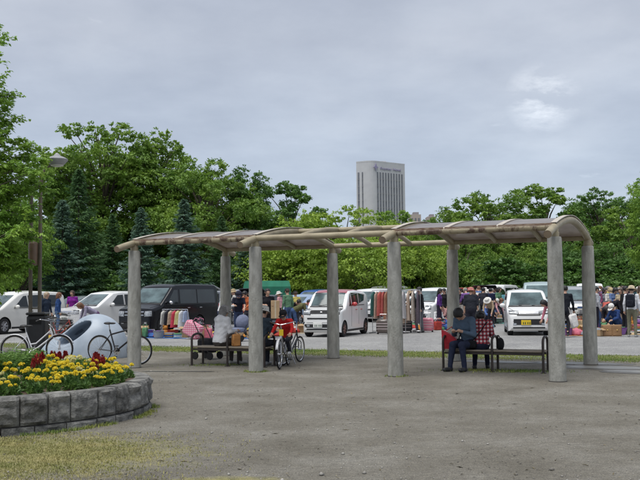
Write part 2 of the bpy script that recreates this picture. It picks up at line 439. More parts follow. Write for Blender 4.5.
def zr(s): return ZR - 0.25 * (abs(s) / 1.92) ** 1.75
sh = thing('shelter', 'long arched pipe shelter on eight concrete pillars with sheet roof at both ends', 'shelter', uv(1.5 * SP, WID / 2))
def sl_(u, s, z): return uv(u, WID / 2 + s, z) - sh.location      # local to the shelter's base
UR = [SP * i / 3 for i in range(10)]
for i in range(4):
    for s in (-WID / 2, WID / 2):
        c = sl_(i * SP, s, 0)
        p = MB().lathe([(0.148, -0.05), (0.148, 0.02), (0.147, 0.6), (0.142, 1.3), (0.132, 2.0), (0.124, 2.495), (0.112, 2.52)], 24, c).obj('pillar', M_CONC, sh, True, 50)
        MB().lathe([(0.085, 2.50), (0.085, 2.60), (0.075, 2.605), (0.075, zr(WID / 2))], 14, c).obj('collar', M_PIPE2, p, True, 50)
        MB().lathe([(0.16, -0.01), (0.158, 0.012), (0.149, 0.016)], 20, c).obj('base_ring', mat('base_ring', (0.06, 0.055, 0.05), 0.9), p, True, 50)
def ribpts(u, s0, s1, n=18): return [sl_(u, s0 + (s1 - s0) * k / n, zr(s0 + (s1 - s0) * k / n)) for k in range(n + 1)]
def hollow(u, s0, s1, r, name, m):
    o = MB().tube(ribpts(u, s0, s1), r, 14, cap=False)
    # ring lip and dark inside of the open pipe ends
    ro = o.obj(name, m, sh, True, 50)
    for e, d in ((s0, 1), (s1, -1)):
        a = sl_(u, e, zr(e)); b = sl_(u, e + d * .05, zr(e + d * .05))
        MB().tube([a, b], [r * .97, r * .9], 14).obj('pipe_end', mat('pipe_inside', (0.20, 0.15, 0.10), 0.9), ro, True, 50)
    return ro
for k, u in enumerate(UR):
    main = k % 3 == 0
    if main: hollow(u, -WID / 2 - 0.62, WID / 2 + 0.40, 0.07, 'rib', M_PIPE2)
    else: MB().tube(ribpts(u, -WID / 2 + .02, WID / 2 - .02), 0.052, 12).obj('rib', M_PIPE2, sh, True, 50)
for s, rad in ((-WID / 2, 0.06), (WID / 2, 0.06)):
    for j in range(3):
        MB().tube([sl_(j * SP + SP * q / 8, s, zr(s) + .004) for q in range(9)], rad, 14).obj('eave_beam', M_PIPE if (j != 1 and s < 0) else M_PIPE2, sh, True, 50)
MB().tube([sl_(SP + SP * q / 8, 0, zr(0)) for q in range(9)], 0.055, 14).obj('ridge_beam', M_PIPE2, sh, True, 50)
for k in range(9):
    if 3 <= k < 6: continue
    u0, u1 = UR[k] + .015, UR[k + 1] - .015
    V = []; F = []; n = 20
    for z0 in (0.035, 0.045):
        for i in range(n + 1):
            s = -WID / 2 - .03 + (WID + .06) * i / n
            for u in (u0, u1): V.append(sl_(u, s, zr(s) + z0))
    o2 = (n + 1) * 2
    for i in range(n):
        a = i * 2; F += [(a, a + 1, a + 3, a + 2), (a + o2, a + o2 + 2, a + o2 + 3, a + o2 + 1), (a, a + 2, a + o2 + 2, a + o2), (a + 1, a + o2 + 1, a + o2 + 3, a + 3)]
    F += [(0, o2, o2 + 1, 1), (2 * n, 2 * n + 1, o2 + 2 * n + 1, o2 + 2 * n)]
    MB().add(V, F).obj('roof_panel', M_PANEL, sh, True, 35)
    # rusty edge flashing along the front eave
    MB().box(sl_((u0 + u1) / 2, -WID / 2 - .045, zr(WID / 2) + .05), (u1 - u0, .012, .05), RZ(ANG)).obj('edge_flashing', M_RUST, sh)
for k in (0, 1, 2, 3, 6, 7, 8, 9):       # joint cover strips over the ribs
    V = []; n = 20
    for z0 in (0.049, 0.062):
        for i in range(n + 1):
            s = -WID / 2 - .03 + (WID + .06) * i / n
            for du in (-.05, .05): V.append(sl_(UR[k] + du, s, zr(s) + z0 + (.03 if k in (0, 3, 6, 9) else 0)))
    F = []; o2 = (n + 1) * 2
    for i in range(n):
        a = i * 2; F += [(a, a + 1, a + 3, a + 2), (a + o2, a + o2 + 2, a + o2 + 3, a + o2 + 1), (a, a + 2, a + o2 + 2, a + o2), (a + 1, a + o2 + 1, a + o2 + 3, a + 3)]
    MB().add(V, F).obj('cover_strip', mat('cover_strip', (0.50, 0.45, 0.38), 0.5), sh, True, 35)

# ------------------------------------------------------------------ benches
M_FRAME = mat('bench_frame', (0.045, 0.035, 0.03), 0.5, 0.2, 8, metal=0.3)
M_SLAT = mat('bench_slat', (0.20, 0.165, 0.125), 0.75, 0.25, 5, 0.3, 60, stretch=(1, 8, 8), col2=(0.31, 0.27, 0.215))
def bench(loc, L, label):
    b = thing('bench', label, 'bench', loc, ANG)
    D = 0.46
    for k in range(3):
        x = L * k / 2
        pts_ = [(x, 0, 0), (x, 0, 0.56)] + [(x, D / 2 - D / 2 * math.cos(a), 0.58 + 0.11 * math.sin(a)) for a in [math.pi * i / 12 for i in range(1, 12)]] + [(x, D, 0.56), (x, D, 0)]
        bar = MB()
        bar.tube(pts_, 0.026, 8)
        bar.obj('leg_frame', M_FRAME, b, True, 50)
        for y in (0, D): MB().box((x, y, .008), (.09, .09, .016)).obj('foot_plate', M_FRAME, b)
    for j in range(4):
        y = 0.055 + j * 0.117
        MB().bbox((L / 2, y, 0.405), (L - .01, 0.095, 0.035), .008).obj('slat', M_SLAT, b)
    for y in (0.03, D - .03): MB().box((L / 2, y, 0.355), (L - .05, 0.03, 0.045)).obj('rail', M_FRAME, b)
    return b
BL = uv(0.85, 0.95); BR = gnd(443.5, 370.5)
bench(BL, 1.82, 'slatted wooden bench with dark metal frame where grey hooded woman sits')
bench(BR, 1.98, 'slatted wooden bench with dark metal frame where plaid shirted couple sits')

# ------------------------------------------------------------------ stone planter
PC, PR, PH = Vector((-4.62, 12.3, 0)), 2.26, 0.44
M_STONE = mat('planter_stone', (0.115, 0.115, 0.11), 0.9, 0.3, 7, 0.9, 26, col2=(0.27, 0.265, 0.25), detail=8)
M_STONE2 = mat('planter_stone_low', (0.17, 0.165, 0.15), 0.9, 0.3, 6, 0.8, 26, col2=(0.31, 0.30, 0.27), detail=8)
pl = thing('stone_planter', 'round raised flower bed walled with rough grey stone blocks', 'planter', PC)
def stone(a0, a1, z0, z1, r0, m, seed, rough=0.03):
    rr = random.Random(seed); nu, nz_ = 9, 9; V = []; F = []
    tilt = rr.uniform(-.01, .01)
    for i in range(nu + 1):
        for j in range(nz_ + 1):
            a = a0 + (a1 - a0) * i / nu; z = z0 + (z1 - z0) * j / nz_
            ed = min(i, nu - i) == 0 or min(j, nz_ - j) == 0
            d = -.008 if ed else rough * (.5 + .9 * mnoise.noise(Vector((a * 9 + seed * 1.7, z * 9, seed)))) + .018 * mnoise.noise(Vector((a * 26, z * 24, seed * 3.1))) + tilt
            V.append(((r0 + d) * math.cos(a), (r0 + d) * math.sin(a), z))
    for i in range(nu):
        for j in range(nz_):
            q = i * (nz_ + 1) + j; F.append((q, q + nz_ + 1, q + nz_ + 2, q + 1))
    n0 = len(V)                                    # inner face
    for i in range(nu + 1):
        a = a0 + (a1 - a0) * i / nu
        V += [((r0 - .2) * math.cos(a), (r0 - .2) * math.sin(a), z0), ((r0 - .2) * math.cos(a), (r0 - .2) * math.sin(a), z1)]
    for i in range(nu):
        b = n0 + 2 * i; F.append((b, b + 1, b + 3, b + 2))
        q = i * (nz_ + 1); F.append((q + nz_, q + 2 * nz_ + 1, b + 3, b + 1)); F.append((q, b, b + 2, q + nz_ + 1))
    F.append(tuple(range(0, nz_ + 1)) + (n0 + 1, n0)); e = nu * (nz_ + 1)
    F.append(tuple(reversed(range(e, e + nz_ + 1))) + (n0 + 2 * nu, n0 + 2 * nu + 1))
    MB().add(V, F).obj('stone_block', mat('%s_%d' % (m.name, seed % 4), tuple(c * (.75 + .17 * (seed * 7 % 4)) for c in (0.07, 0.07, 0.066)), 0.9, 0.3, 11, 1.0, 34, col2=tuple(c * (.8 + .14 * (seed * 7 % 4)) for c in (0.245, 0.24, 0.222)), detail=10), pl, True, 24)
for course, (z0, z1, nb, off, m, dr) in enumerate([(-.12, .09, 38, .4, M_STONE2, .012), (.10, PH, 43, 0, M_STONE, 0.0)]):
    rr = random.Random(40 + course)
    cuts = [(k + off + rr.uniform(-.16, .16)) * 2 * math.pi / nb for k in range(nb)]; cuts.append(cuts[0] + 2 * math.pi)
    for k in range(nb):
        g = .0032
        stone(cuts[k] + g, cuts[k + 1] - g, z0 + .003, z1 - .003 + rr.uniform(-.006, .008) * course, PR + dr, m, course * 100 + k, .016 if course == 0 else .05)
V = [(0, 0, .46)]; F = []; nr, na = 12, 72
for i in range(1, nr + 1):
    for k in range(na):
        a = 2 * math.pi * k / na; r = (PR - .16) * i / nr
        V.append((r * math.cos(a), r * math.sin(a), .415 + .10 * (1 - (i / nr) ** 2) + .02 * mnoise.noise(Vector((r * math.cos(a) * 6, r * math.sin(a) * 6, 0)))))
for k in range(na): F.append((0, 1 + k, 1 + (k + 1) % na))
for i in range(nr - 1):
    for k in range(na): F.append((1 + i * na + k, 1 + i * na + na + k, 1 + i * na + na + (k + 1) % na, 1 + i * na + (k + 1) % na))
MB().add(V, F).obj('soil', M_SOIL, pl, True)
MB().lathe([(PR - .03, -.1), (PR - .03, PH - .03), (PR - .19, PH - .03), (PR - .19, -.1)], 72, cap=False).obj('mortar_core', mat('mortar', (0.07, 0.065, 0.06), .95, .3, 12), pl)

# plants in the bed
M_LEAF = mat('marigold_leaf', (0.05, 0.12, 0.026), 0.6, 0.3, 12, trans=0.3, col2=(0.14, 0.25, 0.05))
M_LEAF2 = mat('bushy_leaf', (0.09, 0.20, 0.04), 0.6, 0.3, 8, trans=0.35, col2=(0.22, 0.36, 0.08))
M_YEL = mat('yellow_petal', (0.86, 0.68, 0.03), 0.65, 0.15, 40, trans=0.25, col2=(0.93, 0.84, 0.14))
M_PALE = mat('pale_petal', (0.70, 0.66, 0.25), 0.65, 0.15, 40, trans=0.2, col2=(0.80, 0.77, 0.45))
M_RED = mat('red_plume', (0.20, 0.014, 0.014), 0.7, 0.3, 40, trans=0.1, col2=(0.42, 0.03, 0.028))
M_WHITE = mat('white_petal', (0.75, 0.75, 0.66), 0.6, 0.1, 40, trans=0.2)
def leafmesh(name, C, Nn, T, ln, wd, m, fold=0.15):
    """leaves as folded diamonds: centre C, normal N, tip direction T, length, width"""
    C = np.asarray(C); T = T / np.linalg.norm(T, axis=1)[:, None]
    S = np.cross(Nn, T); S /= np.maximum(1e-6, np.linalg.norm(S, axis=1))[:, None]
    U = np.cross(T, S); ln = np.asarray(ln)[:, None]; wd = np.asarray(wd)[:, None]
    b = C - T * ln * .5; t = C + T * ln * .5 - U * ln * .12
    l = C - S * wd * .5 + U * wd * fold; r = C + S * wd * .5 + U * wd * fold
    V = np.stack([b, r, t, l], 1).reshape(-1, 3); n = len(C); q = np.arange(n)[:, None] * 4
    F = np.concatenate([q + np.array([0, 1, 2]), q + np.array([0, 2, 3])])
    return npmesh(name, V, F, m)
def unit(a): return a / np.maximum(1e-9, np.linalg.norm(a, axis=1))[:, None]
def bush(name, n, rx, rz, z0, ll, lw, m, seed, up=0.6):
    r = np.random.default_rng(seed); d = unit(r.normal(size=(n, 3))); d[:, 2] = np.abs(d[:, 2])
    C = d * np.array([rx, rx, rz]) * (r.uniform(.25, 1, n) ** .6)[:, None] + np.array([0, 0, z0])
    T = unit(d + r.normal(size=(n, 3)) * .6 + np.array([0, 0, up])); Nn = unit(r.normal(size=(n, 3)) + np.array([0, 0, 1.2]))
    return leafmesh(name, C, Nn, T, r.uniform(.7, 1.3, n) * ll, r.uniform(.7, 1.3, n) * lw, m)
def pompom(name, rad, m, seed, n=70):
    r = np.random.default_rng(seed); d = unit(r.normal(size=(n, 3))); d[:, 2] = np.abs(d[:, 2]) * .75 - .1; d = unit(d)
    C = d * rad * .72; T = unit(d + r.normal(size=(n, 3)) * .35); Nn = unit(np.cross(T, r.normal(size=(n, 3))))
    return leafmesh(name, C, Nn, T, np.full(n, rad * .8), np.full(n, rad * .75), m, .3)
FOL = [bush('foliage', 170, .11, .15, .01, .07, .022, M_LEAF, 60 + k) for k in range(4)]
POM = [pompom('blossom', .042, M_YEL, 70 + k) for k in range(3)]; POMP = [pompom('blossom', .042, M_PALE, 75 + k) for k in range(2)]
WHT = [pompom('blossom', .04, M_WHITE, 78, 50)]
def soilz(x, y):
    r = math.hypot(x, y) / (PR - .16); return .415 + .10 * (1 - r * r) - .012
def marigold(x, y, poms, label, grp, seed, s=1.0, nb=None, cat='flower'):
    rr = random.Random(seed)
    t = thing('marigold', label, cat, (PC.x + x, PC.y + y, soilz(x, y)), rr.uniform(0, 6.28), grp); s *= rr.uniform(.78, 1.15); t.scale = (s, s, s)
    link('foliage', FOL[rr.randrange(4)], t)
    for k in range(nb or rr.choice((2, 3, 4, 5))):
        a = rr.uniform(0, 6.28); q = rr.uniform(.02, .12); h = rr.uniform(.14, .20)
        b = link('blossom', rr.choice(poms), t, (q * math.cos(a), q * math.sin(a), h), rr.uniform(0, 6)); sc = rr.uniform(.55, .95); b.scale = (sc, sc, sc)
        MB().tube([(q * .2 * math.cos(a), q * .2 * math.sin(a), 0), (q * math.cos(a), q * math.sin(a), h)], .004, 4).obj('stem', M_LEAF, t)
LY = 'yellow marigold with ruffled round blooms in the stone planter'
cnt = 0; placed = []
def ok(x, y, dmin):
    for a, b in placed:
        if (a - x) ** 2 + (b - y) ** 2 < dmin * dmin: return False
    placed.append((x, y)); return True
for px, py in [(8, 372), (44, 366), (30, 372), (62, 370), (75, 366), (92, 362), (108, 366), (118, 362), (125, 356), (112, 356), (100, 352), (88, 356), (70, 362), (50, 360), (22, 366), (4, 366), (84, 368), (96, 370), (104, 372), (16, 378), (36, 379), (54, 377), (72, 375), (-12, 375), (-25, 368), (58, 384), (30, 386), (9, 386), (84, 378), (113, 370), (120, 368), (45, 372), (24, 381), (-6, 383), (64, 366), (128, 363), (50, 383), (82, 372)]:
    p = gnd(px, py + 13, .45) - PC
    q_ = math.hypot(p.x, p.y); p = p * min(1, (PR - .30) / q_)
    if ok(p.x, p.y, .13):
        marigold(p.x, p.y, POM, LY, 'yellow marigolds in the planter', 300 + cnt); cnt += 1
for px, py in [(50, 347), (58, 346), (66, 346), (75, 347), (44, 349), (80, 352)]:
    p = gnd(px, py + 14, .5) - PC
    if ok(p.x, p.y, .12): marigold(p.x, p.y, POM, LY, 'yellow marigolds in the planter', 300 + cnt, 1.15); cnt += 1
for px, py in [(86, 350), (93, 352), (99, 348), (78, 358), (66, 356)]:
    p = gnd(px, py + 14, .5) - PC
    if ok(p.x, p.y, .1): marigold(p.x, p.y, POMP if py > 351 else WHT, 'pale cream and white marigold behind the yellow ones', 'pale marigolds in the planter', 400 + cnt, 1.1); cnt += 1
def plume(px, py, n, seed):
    rr = random.Random(seed); p = gnd(px, py + 12, .48) - PC
    if not ok(p.x, p.y, .08): return
    t = thing('red_plume_flower', 'dark red plumed celosia among the yellow marigolds', 'flower', (PC.x + p.x, PC.y + p.y, soilz(p.x, p.y)), 0, 'red plume flowers in the planter')
    link('foliage', FOL[rr.randrange(4)], t)
    for k in range(n):
        a = rr.uniform(0, 6.28); q = rr.uniform(0, .08); h = rr.uniform(.12, .2); r = np.random.default_rng(seed * 9 + k); m_ = 60
        zz = r.uniform(0, 1, m_); an = r.uniform(0, 6.28, m_); rad = .032 * (1 - zz * .8)
        C = np.stack([q * math.cos(a) + rad * np.cos(an), q * math.sin(a) + rad * np.sin(an), h + zz * .11], 1)
        T = unit(np.stack([np.cos(an) * .6, np.sin(an) * .6, np.ones(m_)], 1)); Nn = unit(r.normal(size=(m_, 3)))
        link('plume', leafmesh('plume', C, Nn, T, np.full(m_, .035), np.full(m_, .02), M_RED), t)
for k, (px, py, n) in enumerate([(55, 352, 4), (60, 353, 4), (65, 355, 4), (52, 354, 3), (38, 364, 4), (43, 362, 3), (94, 350, 4), (97, 357, 4), (100, 361, 4), (96, 365, 3), (36, 366, 3)]): plume(px, py, n, 500 + k)
_fr = random.Random(19)
for k in range(400):
    if cnt > 100: break
    a_ = _fr.uniform(R(-125), R(28)); q_ = PR - .30 - 1.0 * _fr.random() ** 1.3; x_, y_ = q_ * math.cos(a_), q_ * math.sin(a_)
    if x_ < -1.2 or not ok(x_, y_, .15): continue
    marigold(x_, y_, POM if _fr.random() < .85 else POMP, LY if False else 'low marigold with small yellow or cream blooms filling the planter', 'small marigolds filling the planter', 900 + k, .85); cnt += 1
# tall leafy plants
def leafy(px, py, h, seed):
    r = np.random.default_rng(seed); p = gnd(px, py, .48) - PC
    placed.append((p.x, p.y))
    t = thing('leafy_plant', 'tall bright green leafy plant without flowers in the planter', 'plant', (PC.x + p.x, PC.y + p.y, soilz(p.x, p.y)), 0, 'green leafy plants in the planter')
    C = []; T = []; st = MB()
    for k in range(11):
        a = r.uniform(0, 6.28); l = r.uniform(.03, .15); hh = h * r.uniform(.65, 1.0)
        tip = np.array([l * math.cos(a), l * math.sin(a), hh]); st.tube([(0, 0, 0), tuple(tip * np.array([.6, .6, .6])), tuple(tip)], .004, 4)
        for j in range(16):
            f = r.uniform(.25, 1); b = r.uniform(0, 6.28)
            C.append(tip * f + np.array([math.cos(b), math.sin(b), .1]) * .035); T.append([math.cos(b), math.sin(b), r.uniform(-.2, .7)])
    C = np.array(C); T = np.array(T)
    link('foliage', leafmesh('foliage', C, unit(r.normal(size=C.shape) * .5 + np.array([0, 0, 1])), T, r.uniform(.06, .1, len(C)), r.uniform(.015, .026, len(C)), M_LEAF2), t)
    st.obj('stem', M_LEAF2, t)
for k, (px, py, h) in enumerate([(-4, 377, .32), (6, 372, .30), (14, 368, .34), (22, 371, .36), (30, 368, .36), (38, 371, .33), (46, 366, .30), (12, 376, .3), (27, 375, .3), (2, 365, .34), (18, 363, .32), (34, 363, .34), (88, 374, .2), (76, 370, .2), (104, 368, .2), (-15, 370, .34), (84, 365, .22), (112, 372, .16), (60, 372, .2)]): leafy(px, py, h, 600 + k)

# worn grass in front of the planter
pts = []
while len(pts) < 30000:
    x = rr.uniform(-5.2, -0.6); y = rr.uniform(6.8, 10.6)
    q = ((x + 3.35) / 1.75) ** 2 + ((y - 9.0) / 1.35) ** 2
    dd = math.hypot(x - PC.x, y - PC.y) - PR
    if dd < .02: continue
    f = .95 * math.exp(-max(0, q - .45) * 2.2) + .55 * math.exp(-dd * 4)
    if y < 8.2: f += .25 * math.exp(-((x + 1.9) ** 2) / .5 - ((y - 7.75) ** 2) / .05)
    f *= mnoise.noise(Vector((x * 2.2, y * 2.6, 3))) * .9 + .75
    if rr.random() < f: pts.append((x, y, 0))
blades('dry_grass', pts, 0.006, 0.024, 0.0045, M_GRD, 'patch of worn yellowish grass in front of the stone planter', 'grass', 2)
pts = []
while len(pts) < 2500:
    a = rr.uniform(-2.6, .3); r_ = PR + .03 + abs(rr.gauss(0, .05)); x, y = PC.x + r_ * math.cos(a), PC.y + r_ * math.sin(a)
    if mnoise.noise(Vector((a * 4, 0, 8))) > -.12: pts.append((x, y, 0))
for p, c in [(uv(SP, 0), 260), (uv(1.4, 1.15), 500), (uv(2 * SP, 0), 90), (BR + DU * .7 + DV * .25, 500), (BR + DU * 1.5 + DV * .25, 900)]:
    for _ in range(c):
        a = rr.uniform(0, 6.28); q = (.17 + abs(rr.gauss(0, .04))) if c in (260, 90) else abs(rr.gauss(0, .45)); pts.append((p.x + q * math.cos(a) * (1 if c in (260, 90) else 1.3), p.y + q * math.sin(a) * (1 if c in (260, 90) else .5), 0))
blades('weeds', pts, 0.012, 0.05, 0.005, M_GR, 'small green weeds at the foot of planter wall, pillars and benches', 'weeds', 3)
# loose pebbles
def pebbles():
    n = 9000; r = np.random.default_rng(9)
    Y = 7 + 22 * r.uniform(0, 1, n) ** 1.7; X = r.uniform(-.42, .42, n) * Y; s = r.gamma(2.0, .0026, n)
    base = np.array([[1, 0, 0], [0, 1, 0], [-1, 0, 0], [0, -1, 0], [0, 0, .7], [0, 0, -.4]])
    V = base[None] * s[:, None, None] * r.uniform(.6, 1.3, (n, 6, 1)) + np.stack([X, Y, s * .25], 1)[:, None]
    F0 = np.array([[0, 1, 4], [1, 2, 4], [2, 3, 4], [3, 0, 4], [1, 0, 5], [2, 1, 5], [3, 2, 5], [0, 3, 5]])
    F = (np.arange(n)[:, None, None] * 6 + F0[None]).reshape(-1, 3)
    keep = np.hypot(X - PC.x, Y - PC.y) > PR + .05
    F = F[np.repeat(keep, 8)]
    o = link('pebbles', npmesh('pebbles', V.reshape(-1, 3), F, mat('pebble', (0.14, 0.13, 0.115), .9, .3, .9, col2=(0.40, 0.385, 0.35), detail=0)))
    tag(o, 'small loose pebbles scattered over the packed earth', 'pebbles', kind='stuff')
pebbles()
def litter():
    r = np.random.default_rng(77); n = 650; Y = 7.5 + 16 * r.uniform(0, 1, n) ** 1.4; X = r.uniform(-.4, .4, n) * Y
    k = np.hypot(X - PC.x, Y - PC.y) > PR + .05; X, Y = X[k], Y[k]; n = len(X)
    C = np.stack([X, Y, r.uniform(.006, .014, n)], 1); T = unit(np.stack([r.normal(size=n), r.normal(size=n), r.normal(size=n) * .15], 1)); Nn = unit(np.array([0, 0, 1.0]) + r.normal(size=(n, 3)) * .25)
    o = link('leaf_litter', leafmesh('leaf_litter', C, Nn, T, r.gamma(3, .012, n), r.uniform(.006, .022, n), mat('dead_leaf', (0.05, 0.045, 0.03), .9, .3, 1.2, col2=(0.26, 0.22, 0.13), detail=0)))
    tag(o, 'small dead leaves and twigs strewn over the packed earth', 'leaf litter', kind='stuff')
litter()
# puddles
M_WATER = mat('puddle_water', (0.17, 0.168, 0.155), 0.42, 0.2, 2, 0.5, 16, spec=1.0)
M_MUD = mat('wet_mud', (0.10, 0.09, 0.075), 0.45, 0.25, 3, 0.3, 30)
for k, (px, py, rx, ry) in enumerate([(612, 368, .95, .30), (576, 363.5, 1.0, .22), (528, 357.5, 1.1, .30), (640, 372, .6, .25), (500, 362, .8, .16)]):
    c = gnd(px, py)
    struct(sheet('wet_ground', ragged(c.x, c.y, rx * 1.25, ry * 1.9, 40, .07, 20 + k, ANG), 0.004 + .0005 * k, M_MUD))
    struct(sheet('puddle', ragged(c.x, c.y, rx, ry, 44, .13, 30 + k, ANG), 0.0085, M_WATER))
c = gnd(180, 371.5); struct(sheet('puddle', ragged(c.x, c.y, .75, .09, 40, .16, 66, -.12), 0.0085, mat('damp_film', (0.2, 0.19, 0.17), 0.22, 0.2, 4)))

# ------------------------------------------------------------------ trees
M_BARK = mat('bark', (0.06, 0.045, 0.035), 0.95, 0.3, 6, 0.8, 20, stretch=(1, 1, .25), col2=(0.12, 0.10, 0.08))
def leaf_mat(n, a, b): return mat(n, a, 0.55, 0.3, 0.45, trans=0.35, col2=b, detail=6)
LM = {'dark': leaf_mat('leaf_dark', (0.058, 0.14, 0.03), (0.15, 0.285, 0.05)),
      'mid': leaf_mat('leaf_mid', (0.10, 0.21, 0.032), (0.25, 0.385, 0.055)),
      'lime': leaf_mat('leaf_lime', (0.17, 0.29, 0.035), (0.36, 0.50, 0.065)),
      'fresh': leaf_mat('leaf_fresh', (0.14, 0.29, 0.04), (0.29, 0.45, 0.06)),
      'blue': leaf_mat('needle_blue', (0.075, 0.155, 0.105), (0.18, 0.285, 0.20)),
      'fir': leaf_mat('needle_green', (0.05, 0.125, 0.05), (0.13, 0.235, 0.085))}
def crown_parts(H, cr, ch, nl, nleaf, ls, seed, base=0.25, gap=0.35):
    """lobes in an uneven envelope around limbs that fork from the trunk; returns leaf arrays and limb MB"""
    r = np.random.default_rng(seed); lobes = []; limbs = MB()
    zc = H - ch / 2
    tr = [(0, 0, -.1), (r.normal() * .1, r.normal() * .1, H * .25), (r.normal() * .25, r.normal() * .25, H * .5), (r.normal() * .4, r.normal() * .4, H * .82)]
    limbs.tube(tr, [H * .022, H * .017, H * .012, H * .004], 8)
    trp = np.array(tr)
    for i in range(nl):
        for _ in range(30):
            d = r.normal(size=3); d /= np.linalg.norm(d); q = r.uniform(.25, 1) ** .5
            p = np.array([d[0] * cr * q, d[1] * cr * q, zc + d[2] * ch / 2 * q])
            rad = r.uniform(.16, .30) * cr * (1.1 - .35 * max(0, d[2]))
            if all(np.linalg.norm(p - a) > gap * (rad + b) for a, b in lobes): break
        lobes.append((p, rad))
        t = np.clip((p[2] - H * .18) / (H * .75), .15, .95) * .8
        k = min(2, int(t * 3)); a = trp[k] + (trp[k + 1] - trp[k]) * (t * 3 - k)
        mid = a + (p - a) * .5 + np.array([0, 0, .12 * np.linalg.norm(p - a)])
        limbs.tube([tuple(a), tuple(mid), tuple(p)], [H * .007, H * .0045, H * .001], 5)
    W = np.array([b ** 2 for _, b in lobes]); W /= W.sum()
    C = []; Nn = []; T = []
    for (p, rad), wt in zip(lobes, W):
        n = int(nleaf * wt)
        # leaves sit in small sprays inside the lobe
        ns = max(6, n // 14); sd = r.normal(size=(ns, 3)); sd = sd / np.linalg.norm(sd, axis=1)[:, None] * (r.uniform(.35, 1.12, ns) ** .5)[:, None]
        ids = r.integers(0, ns, n)
        c = sd[ids] * rad * np.array([1.1, 1.1, .72]) + r.normal(size=(n, 3)) * rad * np.array([.15, .15, .08])
        C.append(c + p); o = unit(c + 1e-6)
        Nn.append(unit(o * .6 + np.array([0, 0, .8]) + r.normal(size=(n, 3)) * .45)); T.append(unit(o + r.normal(size=(n, 3)) * .7 + np.array([0, 0, -.25])))
    C = np.concatenate(C); n = len(C)
    return C, np.concatenate(Nn), np.concatenate(T), r.uniform(.7, 1.35, n) * ls, r.uniform(.7, 1.3, n) * ls * .62, limbs
def make_crown(name, m, **k):
    C, Nn, T, a, b, limbs = crown_parts(**k); return leafmesh(name, C, Nn, T, a, b, m), limbs.mesh('trunk', M_BARK, True)
PROTO = {
    'tallA': dict(H=17, cr=5.2, ch=13, nl=78, nleaf=38000, ls=.27, seed=1, gap=.38),
    'tallB': dict(H=15, cr=4.6, ch=11.5, nl=66, nleaf=32000, ls=.26, seed=2),
    'roundA': dict(H=12, cr=4.6, ch=9.5, nl=60, nleaf=28000, ls=.25, seed=3, gap=.3),
    'roundB': dict(H=13, cr=5.0, ch=9.5, nl=60, nleaf=28000, ls=.26, seed=4, gap=.3),
    'open': dict(H=13, cr=3.6, ch=8.5, nl=26, nleaf=15000, ls=.25, seed=5, gap=.55),
    'low': dict(H=8, cr=4.6, ch=7.6, nl=64, nleaf=26000, ls=.21, seed=6, gap=.3),
    'shrub': dict(H=3.2, cr=2.6, ch=3.4, nl=30, nleaf=9000, ls=.2, seed=8, gap=.3)}
CR = {}
def tree(kind, lm, px, Y, topy, label, rz=0.0, wide=1.0, group=None, name='broadleaf_tree', cat='tree'):
    key = (kind, lm)
    if key not in CR: CR[key] = make_crown('crown', LM[lm], **PROTO[kind])
    g = gx(px, Y); h = dep(px, topy, Y).z; s = h / (PROTO[kind]['H'] * 1.03)
    t = thing(name, label, cat, g, rz, group); t.scale = (s * wide, s * wide, s)
    link('trunk', CR[key][1], t); link('crown', CR[key][0], t); return t
def spruce_mesh(H, cr, m, seed):
    r = np.random.default_rng(seed); C = []; T = []; Nn = []; tr = MB()
    tr.tube([(0, 0, -.1), (0, 0, H * .5), (0, 0, H * .985)], [.17, .10, .015], 8)
    z = .35
    while z < H * .985:
        f = 1 - z / H; L = cr * (f ** .8) * r.uniform(.78, 1.12) + .06; nb = int(7 + 8 * f); a0 = r.uniform(0, 6.28)
        for k in range(nb):
            a = a0 + 6.283 * k / nb + r.normal() * .13; l = L * r.uniform(.58, 1.22); dr = -.22 - .25 * f + .10 * r.normal()
            tip = np.array([math.cos(a) * l, math.sin(a) * l, z + dr * l + .10 * l]); b = np.array([0, 0, z])
            n = int(10 + 34 * l / cr * 1.2); t = r.uniform(.12, 1, n) ** .75
            P = b + (tip - b) * t[:, None]; P[:, 2] += -.10 * l * np.sin(t * 3.1) + .10 * l * t ** 4
            side = np.array([-math.sin(a), math.cos(a), 0]); wsp = (.34 * l * (1.08 - t) * .8 + .05)
            o = r.uniform(-1, 1, n); P = P + side * (o * wsp)[:, None] + np.array([0, 0, 1]) * (r.normal(size=n) * .03 - .05 * np.abs(o))[:, None]
            d = unit((tip - b)[None] + side * (o * 1.1 * l)[:, None] + r.normal(size=(n, 3)) * .12 * l)
            C.append(P); T.append(d); Nn.append(unit(np.array([0, 0, 1]) + r.normal(size=(n, 3)) * .4))
        z += .16 + .16 * f
    C = np.concatenate(C); n = len(C)
    return leafmesh('crown', C, np.concatenate(Nn), np.concatenate(T), r.uniform(.22, .38, n), r.uniform(.07, .12, n), m), tr.mesh('trunk', M_BARK, True)
SPR = [spruce_mesh(10, 2.9, LM['blue'], 21), spruce_mesh(11, 3.5, LM['fir'], 22), spruce_mesh(9, 2.3, LM['blue'], 23)]
SPH = [10, 11, 9]
def spruce(k, px, Y, topy, label, rz=0.0, wide=1.0):
    g = gx(px, Y); s = dep(px, topy, Y).z / (SPH[k] * 1.005); t = thing('spruce_tree', label, 'tree', g, rz); t.scale = (s * wide, s * wide, s)
    link('trunk', SPR[k][1], t); link('crown', SPR[k][0], t)
spruce(1, 78, 68, 166, 'broad dark green spruce behind the white sport utility car', .3)
spruce(0, 62, 66, 196, 'blue-grey spruce tucked against the broad dark spruce', 1.0, 1.1)
spruce(0, 141, 66, 204, 'blue spruce standing behind the black van, beside a smaller spruce', 2.0, 1.0)
spruce(2, 184, 65, 196, 'slender pointed blue spruce above the black van roof', .6, 1.15)
spruce(1, 112, 72, 212, 'dark shaded spruce between the broad one and the blue one', 2.5, 1.0)
spruce(1, 222, 70, 214, 'dark spruce showing beneath the left roof section', 1.5, 1.0)
